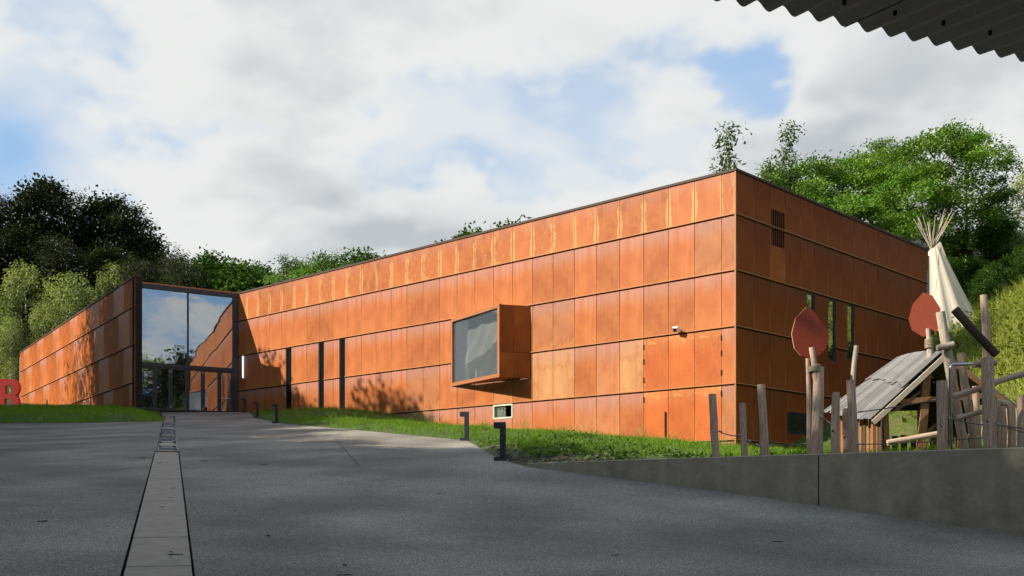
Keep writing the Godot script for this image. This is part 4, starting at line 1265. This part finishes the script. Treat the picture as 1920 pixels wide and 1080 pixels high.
func build_tipi() -> void:
	var c := Vector2(22.75, 57.0)
	var g := land(c.x, c.y)
	var t := thing("tipi_tent", "cream canvas tipi with bare poles on the grassy bank", "tent", w3(c, g))
	var top := 13.55 - g
	var m := MB.new()
	var nseg := 60
	var nr := 14
	var r0 := 2.7
	for k in nr + 1:
		var v := float(k) / nr
		for j in nseg + 1:
			var a := TAU * j / nseg
			var tilt := 0.28 * cos(a - 0.2) * v
			var r := lerpf(r0, 0.40, pow(v, 0.94))
			r *= 1.0 + 0.06 * (1.0 - v * 0.3) * cos(a * 15.0) + 0.02 * n2(a * 70.0, v * 90.0)
			m.pt(Vector3(cos(a) * r + 0.05 * v, v * top + tilt - 0.05, sin(a) * r), Vector3.UP, Vector2(float(j) / nseg, v))
	for k in nr:
		for j in nseg:
			var a := k * (nseg + 1) + j
			var b := a + nseg + 1
			m.i.append_array([a, a + 1, b, a + 1, b + 1, b])
	for k in nr + 1:
		for j in nseg + 1:
			var a := k * (nseg + 1) + j
			var l := m.v[k * (nseg + 1) + (j + nseg - 1) % nseg]
			var r := m.v[k * (nseg + 1) + (j + 1) % nseg]
			var u := m.v[mini(k + 1, nr) * (nseg + 1) + j] - m.v[maxi(k - 1, 0) * (nseg + 1) + j]
			var nn := u.cross(r - l).normalized()
			m.n[a] = nn if nn.dot(Vector3(m.v[a].x, 0, m.v[a].z)) > 0.0 else -nn
	for q in range(0, m.i.size(), 3):
		var fn := (m.v[m.i[q + 1]] - m.v[m.i[q]]).cross(m.v[m.i[q + 2]] - m.v[m.i[q]])
		if fn.dot(m.n[m.i[q]]) > 0.0:
			var sw := m.i[q + 1]; m.i[q + 1] = m.i[q + 2]; m.i[q + 2] = sw
	part(t, "canvas", m.mesh(), M.canvas, Transform3D(Basis(), t.position))
	for k in 16:
		var a := TAU * k / 16.0 + 0.15
		var foot := Vector3(cos(a) * r0 * 0.97, -0.1, sin(a) * r0 * 0.97)
		var cross := Vector3(0.05 + rng.randf_range(-0.06, 0.06), top - 0.05, rng.randf_range(-0.06, 0.06))
		var dir := (cross - foot).normalized()
		var tip := cross + dir * rng.randf_range(1.5, 2.4)
		part(t, "pole", tube([foot, cross, tip], [0.045, 0.032, 0.02], 6).mesh(), M.pale_wood, Transform3D(Basis(), t.position))
	var fl := MB.new()
	fl.quad(Vector3(0.2, top - 1.0, 0.72), Vector3(0.62, top - 0.5, 0.5), Vector3(0.42, top + 0.35, 0.28), Vector3(0.12, top + 0.1, 0.36), Vector3(0.3, 0.2, 1))
	part(t, "smoke_flap", fl.mesh(), M.canvas, Transform3D(Basis(), t.position))
	part(t, "flap_cord", tube([Vector3(0.3, top, 0.42), Vector3(-0.25, top * 0.55, 1.35), Vector3(-0.7, 0.2, 2.2)], [0.014, 0.014, 0.014], 5).mesh(), M.rope, Transform3D(Basis(), t.position))
func build_canopy() -> void:
	var o := Vector3(2.24, 2.86 + EYE, -6.4)
	var e := Vector3(0.9326, 0, -0.361)
	var b := Vector3(0.361, -0.121, 0.9326).normalized()
	var up := b.cross(e).normalized()
	if up.y < 0.0: up = -up
	var t := thing("canopy_roof", "dark corrugated roof edge hanging over the upper right corner", "canopy", Vector3(2.0, 0.0, -2.0))
	var pitch := 0.177
	for s in 23:
		var x0 := -13.0 + s * 6 * pitch
		var m := MB.new()
		var n := 72
		for k in n:
			var v := []
			for q in [k, k + 1]:
				var x: float = x0 + 6.4 * pitch * q / n
				var y := 0.0255 * cos(TAU * x / pitch) + (0.006 if s % 2 else 0.0)
				v.append(o + e * x + up * y)
			var w: Vector3 = b * 8.0
			var dn := up * 0.0065
			m.quad(v[0], v[1], v[1] + w, v[0] + w, up); m.quad(v[0] - dn, v[1] - dn, v[1] - dn + w, v[0] - dn + w, -up)
			m.quad(v[0], v[1], v[1] - dn, v[0] - dn, -b)
		part(t, "roof_sheet", m.mesh(), M.fibre_cement)
	for k in range(-3, 34):
		var p := o + e * (pitch * (k + 0.0) + 0.0885 - 2.4) + b * 0.36 - up * 0.028
		if k % 2 == 0: part(t, "screw", tube([Vector3.ZERO, -up * 0.025], [0.012, 0.012], 6).mesh(), M.core, Transform3D(Basis(), p))
	for q in [2.6, 5.0, 7.4]:
		var c: Vector3 = o + e * -0.9 + b * q - up * 0.11
		part(t, "purlin", cbox(Vector3(23.0, 0.12, 0.08), 0.006), M.steel_dark, Transform3D(Basis(e, up, e.cross(up)), c))
	for q in [[-7.0, 7.4], [-1.8, 7.4], [7.5, 7.4], [8.6, 2.6], [-10.0, 2.6]]:
		var top: Vector3 = o + e * q[0] + b * q[1] - up * 0.17
		var gy := paved(top.x, -top.z) + EYE - 0.1
		part(t, "canopy_post", cbox(Vector3(0.12, top.y - gy, 0.12), 0.008), M.steel_dark, Transform3D(Basis(), Vector3(top.x, (top.y + gy) / 2.0, top.z)))
	# unseen shed, added behind the viewer to keep skylight off the near paving
	var sh := thing("added_shade_shed", "dark boarded shed added unseen behind the viewer to keep skylight off the paving", "shed", Vector3(-2.0, -0.6, 5.2))
	part(sh, "shade_wall", cbox(Vector3(40.0, 5.2, 0.3)), M.dark_wood, Transform3D(Basis(Vector3.UP, 0.369), sh.position + Vector3(0, 1.9, 0.6)))
func build_letter() -> void:
	var d := 74.0
	var base := at(-4, 757, d)
	var t := thing("red_letter", "big red standing letter R on the lawn left of the wing", "letter sign", base)
	var pts := [[0, 0], [0.46, 0], [0.46, 0.62], [0.56, 0.62], [0.92, 0.60], [0.98, 0.5], [0.98, 0], [1.47, 0], [1.45, 0.55], [1.38, 0.75], [1.22, 0.86], [1.40, 1.0], [1.48, 1.25], [1.48, 1.55], [1.38, 1.82], [1.18, 1.97], [0.95, 2.02], [0, 2.02]]
	var hole := [[0.5, 0.96], [0.88, 0.96], [0.98, 1.04], [0.98, 1.46], [0.88, 1.55], [0.5, 1.55]]
	var c := CSGPolygon3D.new()
	c.name = "letter_body"
	var p := PackedVector2Array()
	for q in pts: p.append(Vector2(q[0], q[1]))
	c.polygon = p; c.depth = 0.35; c.material = M.red_paint
	var h := CSGPolygon3D.new()
	h.name = "counter"
	var p2 := PackedVector2Array()
	for q in hole: p2.append(Vector2(q[0], q[1]))
	h.polygon = p2; h.depth = 0.6; h.position = Vector3(0, 0, 0.1); h.operation = CSGShape3D.OPERATION_SUBTRACTION; h.material = M.red_paint
	c.add_child(h, true)
	t.add_child(c, true)
	t.position.y = minf(t.position.y, land(base.x, d) + EYE + 0.05)

func build_trees() -> void:
	var dark := Node3D.new()
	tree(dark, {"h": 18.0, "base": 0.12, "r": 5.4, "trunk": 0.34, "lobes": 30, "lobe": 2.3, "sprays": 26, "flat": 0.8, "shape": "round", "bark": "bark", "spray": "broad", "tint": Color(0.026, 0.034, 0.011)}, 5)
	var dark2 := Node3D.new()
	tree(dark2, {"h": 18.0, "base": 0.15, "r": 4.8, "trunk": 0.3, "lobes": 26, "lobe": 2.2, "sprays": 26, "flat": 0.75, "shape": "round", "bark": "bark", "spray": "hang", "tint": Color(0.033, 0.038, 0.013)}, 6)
	var green := Node3D.new()
	tree(green, {"h": 12.0, "base": 0.12, "r": 3.9, "trunk": 0.22, "lobes": 26, "lobe": 1.6, "sprays": 24, "flat": 0.75, "shape": "round", "bark": "bark", "spray": "fine", "tint": Color(0.115, 0.215, 0.03)}, 7)
	var green2 := Node3D.new()
	tree(green2, {"h": 12.0, "base": 0.16, "r": 3.6, "trunk": 0.22, "lobes": 24, "lobe": 1.6, "sprays": 22, "flat": 0.7, "shape": "round", "bark": "bark", "spray": "broad", "tint": Color(0.055, 0.11, 0.018)}, 8)
	var birch := Node3D.new()
	tree(birch, {"h": 12.0, "base": 0.06, "r": 2.5, "trunk": 0.14, "lobes": 24, "lobe": 1.05, "sprays": 16, "flat": 1.2, "shape": "pear", "bark": "birch_bark", "spray": "hang", "tint": Color(0.26, 0.30, 0.10)}, 9)
	var locust := Node3D.new()
	tree(locust, {"h": 13.0, "base": 0.36, "r": 5.0, "trunk": 0.2, "lobes": 30, "lobe": 1.2, "sprays": 17, "flat": 0.42, "shape": "pear", "bark": "pale_bark", "spray": "fine", "tint": Color(0.155, 0.27, 0.036)}, 10)
	var locust2 := Node3D.new()
	tree(locust2, {"h": 13.0, "base": 0.30, "r": 4.6, "trunk": 0.18, "lobes": 28, "lobe": 1.15, "sprays": 17, "flat": 0.45, "shape": "round", "bark": "pale_bark", "spray": "fine", "tint": Color(0.13, 0.24, 0.034)}, 12)
	var slim := Node3D.new()
	tree(slim, {"h": 14.0, "base": 0.30, "r": 1.15, "trunk": 0.10, "lobes": 28, "lobe": 0.45, "sprays": 3, "flat": 0.9, "shape": "cone", "bark": "bark", "spray": "slim", "tint": Color(0.14, 0.19, 0.075)}, 13)
	# called, source, picture column of the stem, picture row of the top, depth, label, group
	var list := [
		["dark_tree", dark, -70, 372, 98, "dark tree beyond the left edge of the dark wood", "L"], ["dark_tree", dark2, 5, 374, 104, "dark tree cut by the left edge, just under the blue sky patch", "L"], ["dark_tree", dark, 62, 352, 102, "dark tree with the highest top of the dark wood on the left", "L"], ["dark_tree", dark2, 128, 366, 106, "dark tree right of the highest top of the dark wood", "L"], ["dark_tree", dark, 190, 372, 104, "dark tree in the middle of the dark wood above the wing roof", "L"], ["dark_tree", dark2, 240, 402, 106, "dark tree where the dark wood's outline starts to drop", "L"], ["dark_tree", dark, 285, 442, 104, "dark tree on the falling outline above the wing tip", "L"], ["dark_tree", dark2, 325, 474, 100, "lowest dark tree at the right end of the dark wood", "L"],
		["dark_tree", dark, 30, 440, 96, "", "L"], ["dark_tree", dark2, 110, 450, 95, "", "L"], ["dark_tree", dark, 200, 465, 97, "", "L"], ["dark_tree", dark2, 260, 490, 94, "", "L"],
		["leafy_tree", dark2, 345, 490, 92, "leafy tree just above the left end of the glass front", "E"], ["leafy_tree", green2, 392, 484, 96, "leafy tree above the middle of the glass front", "E"], ["leafy_tree", green2, 445, 500, 93, "leafy tree above the right end of the glass front", "E"], ["leafy_tree", green2, 490, 505, 97, "small leafy top where the hall roof begins", "E"],
		["birch_tree", birch, -6, 548, 90, "pale birch at the left edge above the red letter", "B"], ["birch_tree", birch, 48, 502, 92, "tallest pale birch, second from the left edge", "B"], ["birch_tree", birch, 122, 520, 90, "broad pale birch over the middle of the wing", "B"], ["birch_tree", birch, 172, 545, 93, "smaller pale birch peeping over the wing roof", "B"], ["birch_tree", birch, 20, 600, 87, "low pale birch beside the end of the wing", "B"], ["birch_tree", birch, 85, 575, 89, "low pale birch between the two tall ones", "B"], ["birch_tree", birch, 220, 505, 95, "thin pale tree against the dark wood above the wing tip", "B"],
		["bright_tree", green, 560, 492, 88, "bright green tree top low over the hall roof", "R"], ["bright_tree", green, 612, 481, 84, "widest bright green tree top over the left part of the roof", "R"], ["bright_tree", slim, 540, 480, 86, "slender pale tree top over the left part of the roof", "R"], ["bright_tree", green2, 684, 478, 80, "single tuft of leaves over the roof right of the bright tops", "R"], ["bright_tree", green2, 882, 442, 74, "left one of two tiny leaf tufts at mid roof", "R"], ["bright_tree", green2, 962, 428, 72, "right one of two tiny leaf tufts at mid roof", "R"],
		["slender_tree", slim, 1346, 256, 66, "slender tree top left of the hall corner", "S"], ["slender_tree", slim, 1454, 247, 69, "slender tree top right of the hall corner", "S"], ["slender_tree", slim, 1415, 312, 62, "low thin tree top just right of the hall corner", "S"],
		["locust_tree", locust2, 1470, 322, 70, "light green tree low behind the shaded wall", "W"], ["locust_tree", locust, 1545, 306, 72, "light green tree over the middle of the shaded wall", "W"], ["locust_tree", locust2, 1610, 298, 74, "green tree left of the two high crowns", "W"], ["locust_tree", locust, 1662, 264, 72, "left one of the high green crowns above the shaded wall", "W"], ["locust_tree", locust, 1742, 246, 69, "highest green crown, above the tipi poles", "W"], ["locust_tree", locust2, 1812, 252, 71, "high green crown right of the tipi poles", "W"], ["locust_tree", locust2, 1700, 330, 66, "lower green tree just behind the tipi", "W"], ["locust_tree", locust2, 1600, 372, 65, "low green tree close behind the shaded wall", "W"],
		["wood_edge_tree", green2, 1868, 400, 68, "dark leafed tree at the wood edge right of the tipi", "D"], ["wood_edge_tree", green, 1918, 455, 66, "low leafy tree at the right edge of the wood", "D"], ["wood_edge_tree", green2, 1800, 430, 74, "dark leafed tree in the gap behind the tipi", "D"], ["wood_edge_tree", slim, 1893, 330, 70, "thin pale leaved tree at the right edge", "D"], ["wood_edge_tree", birch, 1930, 318, 74, "pale loose tree cut by the right edge", "D"], ["wood_edge_tree", green2, 1960, 420, 70, "leafy tree beyond the right edge of the bank", "D"], ["wood_edge_tree", green2, 1850, 470, 80, "shaded tree deep in the wood right of the tipi", "D"], ["wood_edge_tree", green2, 1760, 440, 84, "shaded tree deep in the wood behind the tipi poles", "D"]]
	var names := {"L": "dark trees on the hill behind the wing", "E": "leafy trees above the glass front", "B": "pale birches by the wing", "R": "tree tops over the hall roof", "S": "slender trees behind the hall corner", "W": "green trees behind the shaded wall", "D": "trees at the wood edge behind the tipi"}
	for q in list:
		var d: float = q[4]
		var x: float = (q[2] - 960.0) / FOC * d
		var g := land(x, d)
		var top: float = (934.0 - q[3]) / FOC * d
		var base_h: float = {dark: 18.0, dark2: 18.0, green: 12.0, green2: 12.0, birch: 12.0, locust: 13.0, locust2: 13.0, slim: 14.0}[q[1]]
		var lab: String = q[5] if q[5] else "dark broadleaf tree in the deep green wood above the wing"
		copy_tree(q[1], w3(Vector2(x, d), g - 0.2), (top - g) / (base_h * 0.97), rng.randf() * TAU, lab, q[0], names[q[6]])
	# trees left of the frame that shade the paving, and those behind the camera that the glass mirrors
	for row in 3:
		for k in 12:
			var d := -9.0 + k * 5.6 + row * 1.9
			var x := -0.49 * maxf(d, 4.0) - 7.0 - row * 5.6
			var top := table([-10, 14, 18, 24, 30, 37, 41, 43, 46, 49, 51, 53, 60], [12.6, 12.6, 11.8, 11.8, 12.6, 14.0, 17.0, 19.2, 17.8, 18.8, 19.8, 20.6, 21.5], d) + row * 3.5 + rng.randf_range(-0.7, 0.5)
			var g := land(x, d)
			copy_tree(dark if rng.randf() < 0.6 else dark2, w3(Vector2(x, d), g - 0.2), (top - g) / 18.2, rng.randf() * TAU, "leafy tree beyond the left edge whose shadow lies on the paving", "shade_tree", "trees that shade the paving")
	for q in [[-60.0, 82.0, 15.5], [-70.0, 80.0, 18.5], [-78.0, 90.0, 21.0], [-90.0, 94.0, 22.0], [-66.0, 92.0, 20.0], [-84.0, 80.0, 18.0], [-74.0, 100.0, 23.0]]:
		copy_tree(dark2 if rng.randf() < 0.5 else green2, w3(Vector2(q[0], q[1]), land(q[0], q[1]) - 0.2), (q[2] - land(q[0], q[1])) / (15.0), rng.randf() * TAU, "tree beyond the left edge, seen only mirrored in the bay window", "mirrored_tree", "trees mirrored in the bay window")
	for q in [[41.0, 8.0, 17.5], [42.0, 26.0, 27.0], [49.0, 36.0, 30.0], [54.0, 47.0, 32.0], [50.0, 12.0, 21.0], [38.0, 19.0, 17.0]]:  # unseen trees added to keep skylight off the shaded side wall
		copy_tree(dark if rng.randf() < 0.6 else green2, w3(Vector2(q[0], q[1]), land(q[0], q[1]) - 0.2), (q[2] - land(q[0], q[1])) / 17.0, rng.randf() * TAU, "tall tree added on the bank beyond the right edge to shade the side wall, mirrored in its slit windows", "mirrored_tree", "trees added to shade the side wall")
	# bushes under the crowns along the top of the bank
	for q in [[1786, 508, 64.0], [1826, 486, 66.0], [1866, 496, 63.0], [1902, 480, 65.0], [1938, 470, 62.0], [1806, 450, 78.0], [1880, 430, 78.0], [1846, 520, 60.5]]:
		var x: float = (q[0] - 960.0) / FOC * q[2]
		var g := land(x, q[2])
		copy_tree(green2, w3(Vector2(x, q[2]), g - 0.9), maxf(3.0, (934.0 - q[1]) / FOC * q[2] - g + 0.9) / 11.6, rng.randf() * TAU, "dark bush under the crowns along the top of the bank", "wood_edge_bush", "bushes along the top of the bank")
	for q in [[38.0, -18.0, 16.0], [48.0, -16.0, 21.0], [45.0, -28.0, 20.0], [60.0, -22.0, 20.0], [33.0, -30.0, 20.0], [68.0, -8.0, 20.0], [56.0, -36.0, 23.0], [52.0, -8.0, 20.0]]:
		copy_tree(green2 if rng.randf() < 0.5 else locust, w3(Vector2(q[0], q[1]), land(q[0], q[1]) - 0.2), (q[2] - land(q[0], q[1])) / 12.6, rng.randf() * TAU, "tree far behind the viewer, seen only mirrored in the glass front", "mirrored_tree", "trees mirrored in the glass front")
	for p in [dark, dark2, green, green2, birch, locust, locust2, slim]: p.free()

func sprinkle(poly: PackedVector2Array, per: float, sz: Vector2, a: Color, b: Color, lift := -0.02, patch := 0.0) -> Array:
	var lo := Vector2(1e9, 1e9)
	var hi := -lo
	for p in poly:
		lo = lo.min(p); hi = hi.max(p)
	var xs := []
	var cols := []
	for k in int((hi.x - lo.x) * (hi.y - lo.y) * per):
		var p := Vector2(rng.randf_range(lo.x, hi.x), rng.randf_range(lo.y, hi.y))
		if not Geometry2D.is_point_in_polygon(p, poly): continue
		var pa := n2(p.x * 40.0 + 99.0, p.y * 40.0)
		if pa < patch - 0.6 and patch > 0.0: continue
		var s := rng.randf_range(sz.x, sz.y) * (1.0 + 0.5 * pa)
		var bs := Basis(Vector3.UP, rng.randf() * TAU).scaled(Vector3(s, s * rng.randf_range(0.75, 1.3), s))
		xs.append(Transform3D(bs, w3(p, land(p.x, p.y) + lift)))
		cols.append(a.lerp(b, clampf(rng.randf() * 0.7 + 0.35 * pa + 0.1, 0.0, 1.0)))
	return [xs, cols]
func build_grass() -> void:
	var tuft := tuft_mesh(12, 0.16, 0.014, 0.09, 3)
	var left := PackedVector2Array([Vector2(-30, 46.45), Vector2(-16.35, 47.15), Vector2(-15.95, 47.75), Vector2(-19.2, 56.8), Vector2(-19.7, 55.0), Vector2(-33.4, 75.2), Vector2(-46, 76)])
	var g1 := Color(0.115, 0.225, 0.012)
	var g2 := Color(0.20, 0.32, 0.03)
	var r := sprinkle(left, 30.0, Vector2(0.7, 1.2), g1 * 1.35, g2 * 1.35)
	scatter("lawn_grass", "short green grass of the lawn left of the entrance", "grass", tuft, M.blade, r[0], r[1])
	var right := PackedVector2Array([Vector2(-15.4, 59.5), Vector2(-14.5, 58.1), Vector2(-12.1, 50.5), Vector2(-9.3, 42.2), Vector2(-5.05, 34.9), Vector2(-1.0, 27.7), Vector2(0.2, 23.0), Vector2(3.9, 20.6), Vector2(4.5, 16.3), Vector2(7.2, 13.3), Vector2(13, 12), Vector2(22, 38), Vector2(18.6, 48.2), Vector2(7.95, 37.1)])
	r = sprinkle(right, 26.0, Vector2(0.55, 1.05), g1, g2)
	scatter("meadow_grass", "rougher green grass along the foot of the orange front", "grass", tuft, M.blade, r[0], r[1])
	var tall := tuft_mesh(9, 0.30, 0.014, 0.07, 14)
	r = sprinkle(right, 1.1, Vector2(0.6, 1.2), g1, Color(0.25, 0.27, 0.07), -0.02, 0.5)
	scatter("meadow_weeds", "taller grass stems standing out of the meadow", "grass", tall, M.blade, r[0], r[1])
	tall = tuft_mesh(12, 0.42, 0.016, 0.12, 4)
	var strip := PackedVector2Array([Vector2(-13.5, 57.6), Vector2(-2.6, 46.9), Vector2(-3.2, 46.2), Vector2(-14.0, 56.8)])
	r = sprinkle(strip, 7.0, Vector2(0.6, 1.3), g1, Color(0.16, 0.18, 0.05))
	scatter("tall_grass", "tall seeding grass against the foot of the hall", "grass", tall, M.blade, r[0], r[1])
	var bank := PackedVector2Array([Vector2(13, 17), Vector2(34, 17), Vector2(48, 66), Vector2(20.5, 66), Vector2(20.2, 50), Vector2(14, 38)])
	r = sprinkle(bank, 13.0, Vector2(0.8, 1.9), Color(0.20, 0.28, 0.038), Color(0.46, 0.45, 0.10))
	scatter("bank_grass", "long yellow green grass on the sunny bank", "grass", tall, M.blade, r[0], r[1])
	r = sprinkle(bank, 2.6, Vector2(0.6, 2.2), Color(0.08, 0.13, 0.02), Color(0.24, 0.24, 0.05), 0.2, 0.5)
	scatter("bank_weeds", "leafy weeds scattered over the sunny bank", "weeds", leaf_mesh(40, Vector3(0.35, 0.28, 0.35), 0.15, 0.07, 0.0, 18), M.leaf, r[0], r[1])
	var herb := leaf_mesh(22, Vector3(0.22, 0.10, 0.22), 0.11, 0.075, 0.0, 8)
	var bed := PackedVector2Array([Vector2(-1.0, 27.6), Vector2(-0.25, 22.4), Vector2(0.5, 20.6), Vector2(3.6, 17.6), Vector2(4.9, 18.6), Vector2(3.4, 24.0), Vector2(1.5, 29.0)])
	r = sprinkle(bed, 10.0, Vector2(0.5, 1.05), Color(0.05, 0.10, 0.016), Color(0.13, 0.20, 0.05), 0.05, 0.5)
	scatter("ground_cover", "low leafy weeds beside the nearest bollards", "weeds", herb, M.leaf, r[0], r[1])
	r = sprinkle(PackedVector2Array([Vector2(-1.6, 28.9), Vector2(-1.0, 27.5), Vector2(-0.05, 21.8), Vector2(2.0, 20.0), Vector2(3.9, 19.0), Vector2(2.0, 24.0), Vector2(-0.6, 29.5)]), 22.0, Vector2(0.45, 1.0), g1, g2, -0.02, 0.45)
	scatter("bed_grass", "thin grass between the weeds behind the wall", "grass", tuft, M.blade, r[0], r[1])
	var clod := MB.new()
	boxinto(clod, Vector3(0.05, 0.035, 0.06), 0.012, Transform3D())
	r = sprinkle(PackedVector2Array([Vector2(-0.6, 25.5), Vector2(-0.1, 21.0), Vector2(0.5, 19.6), Vector2(3.2, 17.1), Vector2(4.0, 17.6), Vector2(2.4, 20.4), Vector2(0.7, 24.0)]), 60.0, Vector2(0.4, 1.5), Color(0.035, 0.024, 0.016), Color(0.11, 0.08, 0.055), 0.0)
	scatter("soil_clods", "bare dark soil in clods behind the start of the wall", "soil", clod.mesh(), M.leaf_litter, r[0], r[1])
	# twigs and leaves dropped on the paving
	var xs := []
	var cols := []
	for k in 26:
		var d := rng.randf_range(7.5, 26.0)
		var x := rng.randf_range(-0.46, 0.40) * d
		var p := Vector2(x, d)
		if k % 4 == 0: p = Vector2(-0.757 - 0.3248 * (d - 2.0) + rng.randf_range(-0.17, 0.17), d)
		if not Geometry2D.is_point_in_polygon(p, pave): continue
		xs.append(Transform3D(Basis(Vector3.UP, rng.randf() * TAU).scaled(Vector3.ONE * rng.randf_range(0.5, 1.4)), w3(p, paved(p.x, p.y) + 0.006)))
		cols.append(Color(0.03, 0.022, 0.012).lerp(Color(0.12, 0.09, 0.04), rng.randf() * rng.randf()))
	var lit := MB.new()
	lit.join(tube([Vector3(-0.06, 0.004, 0), Vector3(0, 0.008, 0.012), Vector3(0.07, 0.004, 0.0)], [0.004, 0.005, 0.003], 5), Transform3D())
	lit.quad(Vector3(0.0, 0.006, 0.01), Vector3(0.03, 0.014, 0.025), Vector3(0.065, 0.006, 0.02), Vector3(0.03, 0.004, -0.005), Vector3.UP)
	scatter("fallen_litter", "dark twigs and leaves lying about on the paving", "litter", lit.mesh(), M.leaf, xs, cols)
